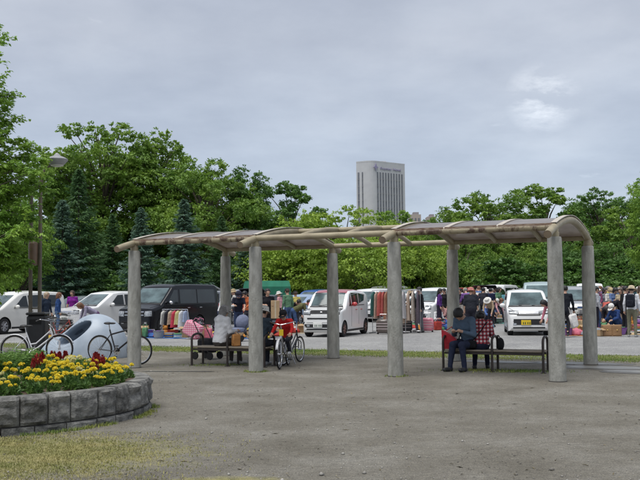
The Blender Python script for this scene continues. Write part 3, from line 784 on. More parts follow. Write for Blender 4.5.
spruce(0, 246, 69, 226, 'small blue spruce half hidden under the shelter eave', 4.0, 1.1)
tree('tallA', 'mid', 100, 82, 112, 'tallest broadleaf tree with open forked crown behind the spruces', .4, 1.08)
tree('tallB', 'mid', 148, 84, 124, 'tall broadleaf tree with loose crown behind the blue spruces', 1.7, .95)
tree('roundB', 'mid', 205, 80, 158, 'rounded green tree next to the spruces, above the shelter roof', .2, .95)
tree('tallB', 'dark', 240, 84, 160, 'tall dark tree with dense crown above the shelter roof', 3.3, .8)
tree('roundA', 'mid', 172, 86, 165, 'green tree filling the gap behind the slender blue spruce', 2.2, .95)
tree('roundA', 'dark', 60, 90, 200, 'shady tree behind the blue-grey spruces near the lamp post', 2.9, 1.1)
tree('roundB', 'fresh', 22, 64, 205, 'light green tree behind the lamp post poles', 1.1, .8)
tree('roundA', 'fresh', -14, 60, 180, 'light green tree at the end of the spruce row', 2.1, .9)
tree('open', 'dark', 291, 100, 174, 'small isolated dark tree with airy crown behind the lime trees', .7, 1.0)
tree('low', 'lime', 303, 70, 212, 'bright lime green tree beside the small airy tree', 0.5, 1.0)
tree('low', 'lime', 345, 68, 203, 'broad bright lime green tree below the hotel tower', 2.0, 1.05)
tree('low', 'lime', 402, 74, 216, 'lime green tree to the right of the broad lime one', 4.1, .8)
tree('open', 'fresh', 390, 95, 203, 'thin young green tree in front of the hotel tower', 2.2, .8)
tree('roundA', 'mid', 492, 92, 183, 'rounded green tree above the roof of the right shelter end', .9, 1.05)
tree('roundB', 'mid', 455, 90, 207, 'lower bushy green tree next to the lime trees', 2.7, 1.0)
tree('open', 'mid', 546, 94, 177, 'tall tree with two airy tiers and bare stem showing', .3, 1.15)
tree('roundA', 'mid', 560, 88, 212, 'dense green tree behind the right end arch', 3.6, 1.0)
tree('roundB', 'dark', 605, 92, 187, 'dark green tree with heavy rounded crown behind the crowd', 1.4, 1.0)
tree('tallB', 'mid', 586, 96, 196, 'leafy green tree between the end arch and the heavy dark tree', 2.8, .8)
tree('open', 'mid', 632, 84, 196, 'loose crowned tree next to the heavy dark tree', 4.4, 1.1)
tree('low', 'mid', 465, 78, 238, 'bushy mid green tree seen under the right roof section', 1.9, .85)
tree('low', 'mid', 515, 78, 240, 'leafy low tree seen between pillars of the right section', 5.1, .8)
tree('low', 'dark', 560, 80, 236, 'dark low tree behind the small white front-facing car', .2, .9)
tree('low', 'dark', 612, 78, 238, 'dark low tree behind the crowded stalls', 2.6, 1.0)
tree('tallA', 'fresh', 664, 62, 160, 'bright green tree whose branches reach in beside the heavy dark tree', .8, .7)
LSH = 'dark green shrub in the hedge row beyond the parked cars'
for k in range(34):
    px = -30 + k * 21 + rnd.uniform(-6, 6); Y = rnd.uniform(74, 80) if px > 270 else rnd.uniform(72, 78)
    tree('shrub', 'dark', px, Y, rnd.uniform(255, 268), LSH, rnd.uniform(0, 6), 1.25, 'hedge shrubs beyond the cars', 'hedge_shrub', 'shrub')
for k in range(15):
    px = -40 + k * 50 + rnd.uniform(-8, 8)
    tree('roundB', 'dark', px, 118 + rnd.uniform(-5, 5), rnd.uniform(228, 240) if 300 < px < 440 else rnd.uniform(205, 222), 'dark wood tree in the far row behind all other trees', rnd.uniform(0, 6), 1.35, 'far row of park trees')

# near tree at the edge: sprays of leaves along drooping twigs, trunk outside the frame
def near_tree():
    Y0 = 24.0; r = np.random.default_rng(31)
    base = gx(-75, Y0 + .3); t = thing('maple_tree', 'near tree with bright leafy branches reaching in front of the lamp post', 'tree', base)
    tm = MB(); C = []; T = []; Nn = []
    tm.tube([(0, 0, -.1), (.05, 0, 2), (.1, .1, 4.5), (0, 0, 7.5), (.1, 0, 10)], [.2, .17, .13, .08, .03], 10)
    tips = [(4, 30), (-2, 45), (7, 38), (0, 62), (6, 80), (16, 92), (18, 108), (10, 122), (20, 118), (4, 100), (22, 140), (40, 150), (48, 160), (44, 170), (30, 158), (36, 182), (46, 186), (40, 196), (22, 178), (10, 150), (12, 168), (28, 205), (34, 216), (22, 222), (12, 200), (4, 190), (18, 240), (26, 250), (34, 238), (10, 232), (4, 215), (22, 268), (14, 276), (4, 258), (30, 262), (2, 275), (42, 205), (2, 135), (14, 134), (32, 145), (26, 190), (-8, 90), (-10, 140), (-10, 180), (-12, 230), (-8, 265), (0, 245), (8, 285), (46, 178), (8, 182), (16, 212), (24, 232), (6, 222), (30, 226), (0, 160), (20, 160), (36, 164)]
    for px, py in tips:
        tip = np.array(dep(px - 7, py, Y0 + r.normal() * .7) - base)
        a = np.array([0.05, 0.05, max(1.5, tip[2] - .9 - .25 * abs(tip[0]))])
        mid = a + (tip - a) * .55 + np.array([0, 0, .35])
        tm.tube([tuple(a), tuple(mid), tuple(tip)], [.03, .016, .004], 5)
        for tw in range(15):
            f = r.uniform(.5, 1.02); p = (1 - f) ** 2 * a + 2 * f * (1 - f) * mid + f * f * tip
            d = (tip - mid) / np.linalg.norm(tip - mid) + r.normal(size=3) * np.array([.7, .7, .35]); d /= np.linalg.norm(d); L = r.uniform(.25, .55)
            e = p + d * L + np.array([0, 0, -.10]); tm.tube([tuple(p), tuple((p + e) / 2 + np.array([0, 0, .03])), tuple(e)], [.006, .004, .002], 3)
            n = 26; q = r.uniform(.05, 1.05, n); sd = np.cross(d, [0, 0, 1]); sd /= np.linalg.norm(sd) + 1e-6; sg = r.choice([-1, 1], n)
            P = p + (e - p) * q[:, None] + sd * (sg * r.uniform(.02, .09, n))[:, None] + r.normal(size=(n, 3)) * .03
            C.append(P); T.append(unit(d * .5 + sd * sg[:, None] + r.normal(size=(n, 3)) * .3 + np.array([0, 0, -.35]))); Nn.append(unit(np.array([0, 0, 1.0]) + r.normal(size=(n, 3)) * .45))
    C = np.concatenate(C); n = len(C)
    tm.obj('trunk', M_BARK, t, True)
    link('crown', leafmesh('crown', C, np.concatenate(Nn), np.concatenate(T), r.uniform(.10, .17, n), r.uniform(.045, .075, n), LM['fresh']), t)
near_tree()

# ------------------------------------------------------------------ hotel tower and far blocks
M_TILE = mat('tower_tile', (0.50, 0.49, 0.52), 0.7, 0.05, 0.4, col2=(0.55, 0.54, 0.565))
M_GLS = mat('tower_glass', (0.155, 0.16, 0.185), 0.3, 0.2, 0.5)
M_SPN = mat('tower_spandrel', (0.22, 0.215, 0.23), 0.6, 0.1, 0.5)
def hotel():
    Y = 430.0; c = dep(372, 200, Y); c.z = 0; H = dep(376, 161.5, Y).z
    t = thing('hotel_tower', 'pale grey hotel tower with dark vertical window strips and rooftop lettering', 'building', c)
    wl = (dep(372, 200, Y) - dep(357.8, 200, Y)).length; wr = (dep(404, 200, Y) - dep(372, 200, Y)).length
    aR, aL = R(38), R(-20)
    # plan: corner at the origin, right face recedes to the right, left face to the left
    eR = Vector((math.cos(aR), math.sin(aR), 0)); eL = Vector((-math.cos(aL), -math.sin(aL) * -1 * -1, 0)); eL = Vector((-math.cos(R(28)), math.sin(R(28)), 0))
    LR = wr / math.cos(aR) * 1.12; LL = wl / math.cos(R(28)) * 1.06
    rc = 3.2; pts_ = []
    for k in range(7):
        f = k / 6; q = (1 - f) ** 2 * (eL * rc) + f * f * (eR * rc); pts_.append(q)
    poly = [eL * LL] + pts_ + [eR * LR, eR * LR + eL * LL]
    poly[0] = eL * LL
    V = [p for p in poly] + [p + Vector((0, 0, H)) for p in poly]; n = len(poly)
    F = [tuple(reversed(range(n))), tuple(range(n, 2 * n))] + [(i, (i + 1) % n, (i + 1) % n + n, i + n) for i in range(n)]
    MB().add(V, F).obj('wall', M_TILE, t)
    def strip(e, nrm, d0, wd, z0, z1, nf):
        p = e * (d0 + wd / 2) + nrm * .03
        rot = Matrix((e, nrm, Vector((0, 0, 1)))).transposed()
        o = MB().box(p + Vector((0, 0, (z0 + z1) / 2)), (wd, .3, z1 - z0), rot).obj('window_strip', M_GLS, t)
        m = MB()
        for k in range(1, nf): m.box(p + nrm * .1 + Vector((0, 0, z0 + (z1 - z0) * k / nf)), (wd * .98, .3, .55), rot)
        s = m.obj('spandrels', M_SPN, o); s['kind'] = 'stuff'
    nR = Vector((eR.y, -eR.x, 0)); nL = Vector((-eL.y, eL.x, 0)); nL = nL if nL.y < 0 else -nL; nR = nR if nR.y < 0 else -nR
    zt = H * .925
    for k in range(10): strip(eR, nR, rc * .9 + (LR - rc - .8) * (k + .25) / 10, (LR - rc) / 10 * .42, 4, zt, 16)
    strip(eL, nL, LL * .80, LL * .10, 4, zt, 16); strip(eL, nL, LL * .56, LL * .07, 4, zt, 16)
    MB().box(Vector((0, 0, H + .35)) + eR * LR * .5 + eL * LL * .5, (5, 4, 1.6)).obj('plant_room', M_TILE, t)
    cap = [p + Vector((0, 0, H)) + (p - (eR * LR + eL * LL) / 2).normalized() * .06 for p in poly]
    MB().add(cap + [p + Vector((0, 0, .6)) for p in cap], [tuple(reversed(range(n))), tuple(range(n, 2 * n))] + [(i, (i + 1) % n, (i + 1) % n + n, i + n) for i in range(n)]).obj('parapet', M_TILE, t)
    cu = bpy.data.curves.new('sign', 'FONT'); cu.body = 'Premier Hotel'; cu.size = 1.9; cu.extrude = .08
    o = bpy.data.objects.new('sign_tmp', cu); COL.objects.link(o)
    bpy.context.view_layer.update()
    me = bpy.data.meshes.new_from_object(o.evaluated_get(bpy.context.evaluated_depsgraph_get())); bpy.data.objects.remove(o)
    M_SIGN = mat('tower_sign', (0.30, 0.27, 0.42), .6)
    me.materials.clear(); me.materials.append(M_SIGN)
    wtx = max(v.co.x for v in me.vertices); sc = (LR * .62) / wtx
    s = link('lettering', me, t); rot = Matrix((eR, Vector((0, 0, 1)), nR)).transposed()
    s.matrix_local = Matrix.Translation(eR * (rc + LR * .1) + nR * .2 + Vector((0, 0, H * .945))) @ (rot.to_4x4()) @ Matrix.Diagonal((sc, 1.0, 1, 1))
    em = MB().prism([(0, 1.9), (.55, .6), (1.6, -.1), (.5, -.5), (0, -1.9), (-.5, -.5), (-1.6, -.1), (-.55, .6)], .3, eR * (rc * .75) + nR * .35 + Vector((0, 0, H * .96)), Matrix((eR, -nR, Vector((0, 0, 1)))).transposed()).obj('emblem', M_SIGN, t)
hotel()
for (x0, x1, ty, Y, lb) in [(410, 421, 214.5, 260, 'beige flat roofed block far behind the lime trees'), (427.5, 436, 216.5, 270, 'pale brown block beside the beige one far behind')]:
    a, b = dep(x0, ty, Y), dep(x1, ty, Y); t = thing('apartment_block', lb, 'building', ((a.x + b.x) / 2, Y, 0)); wd = b.x - a.x
    MB().box((0, 3, a.z / 2), (wd, 6, a.z)).obj('wall', mat('block_wall', (0.42, 0.35, 0.32), .8, .06), t)
    MB().box((wd * .1, 3, a.z + .4), (wd * .5, 3, .8)).obj('roof_hut', mat('block_hut', (0.27, 0.25, 0.26), .8, .06), t)
    for k in range(3): MB().box((-wd * .3 + k * wd * .3, -.02, a.z - 1.6), (wd * .14, .1, 1.1)).obj('window', M_GLS, t)

# ------------------------------------------------------------------ lamp post with twin poles
def lamp():
    Y = 25.5; a = gx(30, Y); b = gx(39.3, Y); base = (a + b) / 2
    t = thing('lamp_post', 'twin pole park lamp with brown speaker drum and saucer lamp head', 'lamp', base)
    MP = mat('lamp_pole', (0.15, 0.125, 0.09), .55, .15, 5, metal=.2)
    for p, ty in ((a, 196), (b, 172)):
        z = dep(30, ty, Y).z; q = p - base; MB().lathe([(.062, 0), (.055, 1), (.05, z)], 12, q).obj('pole', MP, t, True, 50)
    for zz in (1.2, 3.2, 4.1): MB().tube([a - base + Vector((0, 0, zz)), b - base + Vector((0, 0, zz))], .02, 6).obj('cross_bar', MP, t)
    c = dep(33.5, 254, Y) - base
    MB().lathe([(.06, -.33), (.13, -.31), (.135, .28), (.10, .33), (.03, .35)], 16, (c.x, -.02, c.z)).obj('speaker_drum', mat('speaker_drum', (0.16, 0.10, 0.06), .5, .15, 6), t, True, 50)
    h = dep(57, 160, Y) - base; q = b - base; top = dep(39, 172, Y).z
    MB().tube([(q.x, 0, top - .5), (q.x + .1, 0, top + .05), (h.x - .12, 0, h.z - .1), (h.x, 0, h.z - .06)], .03, 8).obj('arm', MP, t, True)
    MB().lathe([(.05, -.16), (.2, -.13), (.30, -.02), (.31, .02), (.22, .07), (.10, .12), (.03, .2)], 20, (h.x, 0, h.z)).obj('lamp_head', mat('lamp_head', (0.33, 0.33, 0.34), .4, .1), t, True, 30)
    MB().lathe([(.05, -.2), (.17, -.17), (.19, -.14)], 20, (h.x, 0, h.z)).obj('lamp_glass', mat('lamp_glass', (0.6, 0.6, 0.58), .3, .05), t, True, 50)
    bn = thing('litter_bin', 'black box shaped litter bin at the foot of the lamp poles', 'bin', gx(37.5, 24.6))
    MB().bbox((0, 0, .52), (.50, .42, 1.04), .05).obj('body', mat('bin_black', (0.012, 0.012, 0.013), .5, .2), bn)
    MB().bbox((0, 0, 1.075), (.54, .46, .07), .03).obj('lid', mat('bin_lid', (0.03, 0.03, 0.03), .45, .2), bn)
    MB().box((0, -.215, .86), (.32, .02, .13)).obj('slot', mat('bin_slot', (0.004, 0.004, 0.004), .9), bn)
lamp()

# ------------------------------------------------------------------ smooth grey play sculpture with an oval hollow
def sculpture():
    Y = 22.8; base = gx(89.5, Y)
    t = thing('play_sculpture', 'smooth blue-grey stone sculpture with a tilted oval hollow behind the flowers', 'sculpture', base)
    ax = Matrix.Rotation(R(-24), 3, 'Y')
    def f(P):
        a = np.linalg.norm((P - np.array([.16, .05, .12])) / np.array([.86, .72, 1.02]), axis=1) - 1
        b = np.linalg.norm((P - np.array([-.42, .0, -.15])) / np.array([.95, .62, .80]), axis=1) - 1
        d = smin(a * .75, b * .65, .22)
        c, s = math.cos(R(33)), math.sin(R(33))
        Q = P - np.array([-.30, -.52, .66]); x = Q[:, 0] * c + Q[:, 2] * s; z = -Q[:, 0] * s + Q[:, 2] * c
        h = (np.sqrt((x / .52) ** 2 + (z / .17) ** 2 + (Q[:, 1] / 1.0) ** 2) - 1) * .17
        return np.maximum(np.maximum(d, -h), -.02 - P[:, 2])
    V, F = snets(f, (-1.5, -1.0, -.1), (1.3, 1.0, 1.4), .03)
    link('body', npmesh('body', V, F, mat('smooth_stone', (0.30, 0.36, 0.43), .38, .12, 2.5, .05, 30, col2=(0.42, 0.48, 0.55)), True), t); t.scale = (.95, .95, .96)
sculpture()

# ------------------------------------------------------------------ vehicles
M_TYRE = mat('tyre', (0.012, 0.012, 0.013), 0.85, 0.2, 20)
M_RIM = mat('wheel_rim', (0.42, 0.42, 0.44), 0.35, 0.1, 8, metal=.7)
M_RIMD = mat('wheel_rim_brown', (0.20, 0.12, 0.10), 0.4, 0.1, 8, metal=.4)
M_GLASS = mat('car_glass', (0.018, 0.024, 0.026), 0.06, 0.3, 1.5, spec=0.5)
M_GLASSL = mat('windshield_glass', (0.08, 0.115, 0.12), 0.05, 0.55, 2.2, spec=0.5)
M_TRIM = mat('black_trim', (0.015, 0.015, 0.016), 0.5, 0.2)
M_LAMP = mat('headlight_lens', (0.30, 0.32, 0.34), 0.12, 0.5, 14, metal=.2, coat=.5)
M_TAIL = mat('tail_lens', (0.32, 0.015, 0.012), 0.2, 0.1, coat=.6)
M_CHR = mat('chrome', (0.62, 0.62, 0.64), 0.15, 0.05, metal=1.0)
M_PLW = mat('plate_white', (0.75, 0.75, 0.72), .5, .05); M_PLY = mat('plate_yellow', (0.72, 0.50, 0.02), .5, .05)
M_SEAM = mat('door_seam', (0.02, 0.02, 0.02), .8)
class Car:
    def __init__(s, L, W, top, belt, bot=.20, tum=.13, wr=.30, ax=(.75, 3.2), nose=.30, nk=.20, rk=.10):
        s.L, s.W, s.top, s.belt, s.bot, s.tum, s.wr, s.ax, s.nose, s.nk, s.rk = L, W, top, belt, bot, tum, wr, ax, nose, nk, rk
        s.H = max(z for _, z in top)
    def zt(s, x):
        t = s.top
        for (a, b), (c, d) in zip(t, t[1:]):
            if a <= x <= c: return b + (d - b) * (x - a) / max(1e-6, c - a)
        return t[0][1] if x < t[0][0] else t[-1][1]
    def zb(s, x):
        e = max(0, (.12 - x) / .12, (x - s.L + .12) / .12); return s.bot + .10 * e * e
    def hw(s, x, z):
        ef = max(0, (s.nose - x) / s.nose); er = max(0, (x - s.L + .3) / .3)
        p = s.W / 2 * (1 - s.nk * ef ** 2.4 - s.rk * er ** 2.4)
        if z > s.belt: p *= 1 - s.tum * (z - s.belt) / (s.H - s.belt)
        else: p *= 1 - .035 * ((s.belt - z) / s.belt) ** 2 - .012 * (1 - abs((s.belt - z) / s.belt - .3))
        return p
    def xs(s):
        X = set()
        for a, _ in s.top: X.add(round(a, 3))
        for k in range(9): X.add(round(s.nose * (k / 8) ** 1.8, 3)); X.add(round(s.L - .3 * (k / 8) ** 1.8, 3))
        for k in range(31): X.add(round(s.L * k / 30, 3))
        return sorted(x for x in X if 0 <= x <= s.L)
    def crown(s, x): return .035 if s.zt(x) > s.belt + .3 else .03
    def body(s):
        V = []; X = s.xs(); ns, nc, ntp = 9, 4, 4
        for x in X:
            a, b = s.zb(x), s.zt(x); rc = min(.10, (b - a) * .3); pts_ = []
            for k in range(ns + 1): z = a + (b - rc - a) * k / ns; pts_.append((s.hw(x, z), z))
            h0 = s.hw(x, b - rc); cr = s.crown(x)
            for k in range(1, nc + 1):
                an = math.pi / 2 * k / nc; pts_.append((h0 - rc + rc * math.cos(an), b - rc - cr * .0 + (rc - cr) * math.sin(an)))
            yl = h0 - rc
            for k in range(1, ntp + 1): f = 1 - k / ntp; pts_.append((yl * f, b - cr * f * f))
            full = pts_ + [(-y, z) for y, z in reversed(pts_[:-1])]
            V += [(y, x - s.L / 2, z) for y, z in full]
        m = len(full); F = []
        for i in range(len(X) - 1):
            for k in range(m): F.append((i * m + k, i * m + (k + 1) % m, (i + 1) * m + (k + 1) % m, (i + 1) * m + k))
        F.append(tuple(range(m))); F.append(tuple(reversed(range((len(X) - 1) * m, len(X) * m))))
        return V, F
    def front(s, y, z, rear=False):
        lo, hi = 0.0, s.L * .62
        ins = lambda d: (lambda x: s.zb(x) - .02 <= z <= s.zt(x) - s.crown(x) * min(1, (y / max(.1, s.hw(x, z))) ** 2) and s.hw(x, z) >= abs(y))(s.L - d if rear else d)
        if ins(0): return -s.L / 2 if not rear else s.L / 2
        for k in range(60):
            d = .62 * s.L * ((k + 1) / 60) ** 1.6
            if ins(d): hi = d; break
            lo = d
        for _ in range(18):
            m_ = (lo + hi) / 2
            if ins(m_): hi = m_
            else: lo = m_
        return (hi - s.L / 2) if not rear else (s.L / 2 - hi)
def patch(q, fn, nu=7, nv=6, off=.008, skirt=.03):
    """q: four corners (a,b); fn(a,b) -> (point, outward normal)"""
    V = []; B = []
    for i in range(nu + 1):
        for j in range(nv + 1):
            u, v = i / nu, j / nv
            a = (1 - u) * (1 - v) * q[0][0] + u * (1 - v) * q[1][0] + u * v * q[2][0] + (1 - u) * v * q[3][0]
            b = (1 - u) * (1 - v) * q[0][1] + u * (1 - v) * q[1][1] + u * v * q[2][1] + (1 - u) * v * q[3][1]
            p, n = fn(a, b); V.append(Vector(p) + Vector(n) * off); B.append(Vector(p) - Vector(n) * skirt)
    m = nv + 1; F = []
    for i in range(nu):
        for j in range(nv): F.append((i * m + j, (i + 1) * m + j, (i + 1) * m + j + 1, i * m + j + 1))
    N0 = len(V); edge = [i * m for i in range(nu + 1)] + [nu * m + j for j in range(1, nv + 1)] + [i * m + nv for i in range(nu - 1, -1, -1)] + [j for j in range(nv - 1, 0, -1)]
    V += [B[e] for e in edge]; ne = len(edge)
    for k in range(ne): F.append((edge[k], edge[(k + 1) % ne], N0 + (k + 1) % ne, N0 + k))
    return MB().add(V, F)
WHEELS = {}; BODIES = {}
def wheel_meshes(r, dark):
    k = (round(r, 3), dark)
    if k in WHEELS: return WHEELS[k]
    ry = RY(math.pi / 2); wd = .19
    ty = MB().lathe([(r * .62, -wd / 2), (r * .9, -wd / 2), (r * .985, -wd * .38), (r, 0), (r * .985, wd * .38), (r * .9, wd / 2), (r * .62, wd / 2)], 24, (0, 0, 0), ry, cap=False).mesh('tyre', M_TYRE, True, 40)
    rm = MB().lathe([(r * .64, -wd * .46), (r * .66, wd * .46), (r * .60, wd * .40), (r * .56, wd * .1), (r * .1, wd * .12)], 24, (0, 0, 0), ry)
    for q in range(7):
        a = 2 * math.pi * q / 7; rm.tube([(wd * .42, r * .08 * math.cos(a), r * .08 * math.sin(a)), (wd * .44, r * .60 * math.cos(a), r * .60 * math.sin(a))], [r * .09, r * .06], 5)
    rm.lathe([(r * .16, wd * .3), (r * .15, wd * .5)], 10, (0, 0, 0), ry)
    WHEELS[k] = (ty, rm.mesh('rim', M_RIMD if dark else M_RIM, True, 40)); return WHEELS[k]
def build_car(c, label, name, body_m, loc, rz, ws, sides, rearw=None, lights=None, grille=(), plate=None, plate_m=None, roof_m=None, mirror_m=None, dark_rim=False, cat='car', handles=True, seams=(), mirror=None, extras=None, tails=True, hatch=None, glass=None, group=None):
    t = thing(name, label, cat, loc, rz, group)
    ck = (c.L, c.H, c.ax)
    if ck not in BODIES:
        V, F = c.body(); bo = MB().add(V, F).obj('body_tmp', body_m, None, True, 32)
        cut = MB()
        for x in c.ax:
            for sg in (-1, 1): cut.lathe([(c.wr * 1.14, -.16), (c.wr * 1.14, .16)], 28, (sg * (c.W / 2 - .05), x - c.L / 2, c.wr), RY(math.pi / 2))
        co = cut.obj('cut_tmp', M_TRIM)
        md = bo.modifiers.new('arch', 'BOOLEAN'); md.object = co; md.operation = 'DIFFERENCE'; md.solver = 'EXACT'; md.material_mode = 'TRANSFER'
        bpy.context.view_layer.update()
        me = bpy.data.meshes.new_from_object(bo.evaluated_get(bpy.context.evaluated_depsgraph_get()))
        bpy.data.objects.remove(co); bpy.data.objects.remove(bo)
        me.shade_smooth(); me.set_sharp_from_angle(angle=R(32)); BODIES[ck] = me
    me = BODIES[ck].copy(); me.name = 'body'; me.materials[0] = body_m; link('body', me, t)
    ty, rm = wheel_meshes(c.wr, dark_rim)
    for x in c.ax:
        for sg in (-1, 1):
            o = link('wheel', ty, t, (sg * (c.W / 2 - .115), x - c.L / 2, c.wr), 0 if sg > 0 else math.pi); link('rim', rm, o)
    FR = lambda y, z: ((y, c.front(y, z), z), (0, -1, .15)); RE = lambda y, z: ((y, c.front(y, z, True), z), (0, 1, .1))
    SD = lambda sg: (lambda x, z: ((sg * c.hw(x, z), x - c.L / 2, z), (sg, 0, .12)))
    z0, z1, w0, w1 = ws
    patch([(-w0, z0), (w0, z0), (w1, z1), (-w1, z1)], FR, 14, 10).obj('windshield', glass or M_GLASSL, t, True, 60)
    wz, ww = ws[0], ws[2]
    patch([(-ww - .03, wz - .055), (ww + .03, wz - .055), (ww + .02, wz - .012), (-ww - .02, wz - .012)], FR, 14, 2, .006).obj('cowl', M_TRIM, t, True, 60)
    vw = c.W / 2 * .74; patch([(-vw, c.bot + .085), (vw, c.bot + .085), (vw, c.bot + .135), (-vw, c.bot + .135)], FR, 10, 2, .006).obj('valance', M_TRIM, t, True, 60)
    for sg in (-1, 1):
        patch([(c.ax[0] + c.wr * 1.2, c.bot + .01), (c.ax[1] - c.wr * 1.2, c.bot + .01), (c.ax[1] - c.wr * 1.2, c.bot + .085), (c.ax[0] + c.wr * 1.2, c.bot + .085)], SD(sg), 8, 2, .006).obj('sill_trim', M_TRIM, t, True, 60)
        fy = c.W / 2 * .66; patch([(sg * (fy - .06), c.bot + .20), (sg * (fy + .05), c.bot + .20), (sg * (fy + .05), c.bot + .27), (sg * (fy - .06), c.bot + .27)], FR, 3, 2, .012).obj('fog_lamp', M_LAMP, t, True, 60)
        y1 = c.W / 2 * .70; zf = c.top[2][1]; patch([(sg * y1, zf + .02), (sg * (y1 + .012), zf + .02), (sg * (ww + .052), wz - .07), (sg * (ww + .04), wz - .07)], FR, 2, 8, .004, .01).obj('hood_seam', M_SEAM, t)
        sx0 = min(q[0][0] for q in sides); sx1 = max(q[1][0] for q in sides)
        patch([(sx0 - .03, c.belt + .015), (sx1 + .02, c.belt + .03), (sx1 + .02, c.belt + .055), (sx0 - .03, c.belt + .04)], SD(sg), 10, 1, .005).obj('window_trim', M_TRIM, t, True, 60)
    zf = c.top[2][1] - .045; patch([(-y1, zf), (y1, zf), (y1, zf + .010), (-y1, zf + .010)], FR, 12, 1, .005, .01).obj('hood_seam', M_SEAM, t)
    zf = c.bot + .34; patch([(-vw, zf - .006), (vw, zf - .006), (vw, zf + .004), (-vw, zf + .004)], FR, 12, 1, .004, .01).obj('bumper_seam', M_SEAM, t)
    if rearw: z0, z1, w0, w1 = rearw; patch([(-w0, z0), (w0, z0), (w1, z1), (-w1, z1)], RE, 12, 6).obj('rear_window', M_GLASS, t, True, 60)
    for q in sides:
        for sg in (-1, 1): patch(q, SD(sg), 6, 4).obj('side_window', M_GLASS, t, True, 60)
    for q in seams:
        for sg in (-1, 1): patch(q, SD(sg), 2, 8, .004, .01).obj('door_seam', M_SEAM, t)
    if lights:
        y0, y1, a, b = lights
        for sg in (-1, 1):
            patch([(sg * (y0 - .02), a - .025), (sg * (y1 + .015), a), (sg * (y1 + .015), b + .02), (sg * (y0 - .02), b)], FR, 6, 3, .007).obj('headlight_bezel', M_TRIM, t, True, 60)
            patch([(sg * y0, a), (sg * y1, a + .02), (sg * y1, b), (sg * y0, b - .02)], FR, 6, 3, .013).obj('headlight', M_LAMP, t, True, 60)
    for (y0, y1, a, b, m) in grille: patch([(y0, a), (y1, a), (y1, b), (y0, b)], FR, 10, 3, .010 if m is not M_CHR else .018).obj('grille' if m is not M_CHR else 'chrome_bar', m, t, True, 60)
    if plate:
        y, z = plate; x = c.front(0, z); p = MB().bbox((y, x - .03, z), (.33, .02, .165), .006).obj('number_plate', plate_m or M_PLW, t)
        rr = random.Random(int(abs(loc[0]) * 100))
        for k in range(4): MB().box((y - .09 + k * .065 + (.02 if k > 1 else 0), x - .0415, z - .02), (.03, .004, .075)).obj('plate_digit', mat('plate_ink', (0.02, 0.07, 0.04), .6), p)
    if mirror:
        x, z = mirror
        for sg in (-1, 1):
            y = c.hw(x, z)
            MB().ell((sg * (y + .12), x - c.L / 2, z), (.11, .07, .08), 10, 6).tube([(sg * (y - .02), x - c.L / 2, z - .05), (sg * (y + .08), x - c.L / 2, z - .02)], .025, 6).obj('mirror', mirror_m or body_m, t, True, 60)
    if tails:
        for sg in (-1, 1):
            y = c.W / 2 * .80; patch([(sg * (y - .09), c.belt - .28), (sg * y, c.belt - .28), (sg * y, c.belt + .05), (sg * (y - .09), c.belt + .05)], RE, 4, 4, .014).obj('tail_light', M_TAIL, t, True, 60)
    if handles:
        for x in (c.L * .52, c.L * .70):
            for sg in (-1, 1): MB().bbox((sg * (c.hw(x, c.belt - .12) + .015), x - c.L / 2, c.belt - .12), (.03, .17, .03), .01).obj('door_handle', mirror_m or M_TRIM, t)
    x = (c.ax[0] + .6)
    for sg in (-.3, .15):
        zz = ws[0] + .0; MB().tube([(sg, c.front(sg, zz) - .02, zz - .01), (sg + .4, c.front(sg + .4, zz + .05) - .02, zz + .04)], .010, 4).obj('wiper', M_TRIM, t)
    if hatch:            # raised tailgate
        zc = c.H - .06; hl = .85; a = hatch
        rot = RX(a); p0 = Vector((0, c.L / 2 - .25, zc))
        MB().bbox(p0 + rot @ Vector((0, hl / 2, 0)), (c.W * .82, hl, .06), .02, rot).obj('tailgate', body_m, t, True)
        MB().bbox(p0 + rot @ Vector((0, hl * .42, .0)), (c.W * .70, hl * .55, .075), .01, rot).obj('tailgate_window', M_GLASS, t)
    if extras: extras(t, c, FR, SD, RE)
    return t
WHITE = paint((0.74, 0.74, 0.73), 'paint_white'); PEARL = paint((0.70, 0.69, 0.65), 'paint_pearl'); BLACK = mat('paint_black', (0.006, 0.007, 0.010), 0.18, 0.05, 2, spec=0.35)
SILV = mat('paint_silver', (0.42, 0.43, 0.44), .3, .04, 2, metal=.5, coat=.6); PBLUE = mat('paint_paleblue', (0.30, 0.40, 0.56), .3, .04, 2, metal=.3, coat=.6)
BLUE = paint((0.03, 0.09, 0.32), 'paint_blue'); REDP = paint((0.36, 0.02, 0.03), 'paint_red'); GREYP = mat('paint_grey', (0.10, 0.11, 0.12), .3, .04, 2, metal=.4, coat=.6)
TEAL = mat('paint_teal', (0.36, 0.45, 0.46), .3, .04, 2, metal=.3, coat=.6); NAVY = paint((0.015, 0.025, 0.07), 'paint_navy'); BEIGE = paint((0.50, 0.46, 0.38), 'paint_beige')
def c_van(): return Car(4.7, 1.70, [(0, .50), (.02, .86), (.10, 1.02), (.62, 1.17), (1.42, 1.86), (1.7, 1.96), (2.6, 1.99), (4.4, 1.97), (4.6, 1.90), (4.7, 1.5)], 1.12, .22, .10, .33, (.72, 3.25), .22, .12, .06)
def c_mini(): return Car(4.7, 1.72, [(0, .42), (.03, .72), (.2, .92), (.75, 1.08), (1.75, 1.62), (2.1, 1.72), (3.0, 1.76), (4.3, 1.72), (4.55, 1.6), (4.7, 1.0)], 1.02, .20, .15, .33, (.90, 3.75), .45, .28, .12)
def c_suv(): return Car(4.6, 1.80, [(0, .45), (.03, .80), (.15, .98), (1.05, 1.10), (1.95, 1.66), (2.4, 1.72), (3.6, 1.70), (4.25, 1.62), (4.55, 1.2), (4.6, .9)], 1.06, .24, .16, .36, (.88, 3.55), .40, .24, .12)
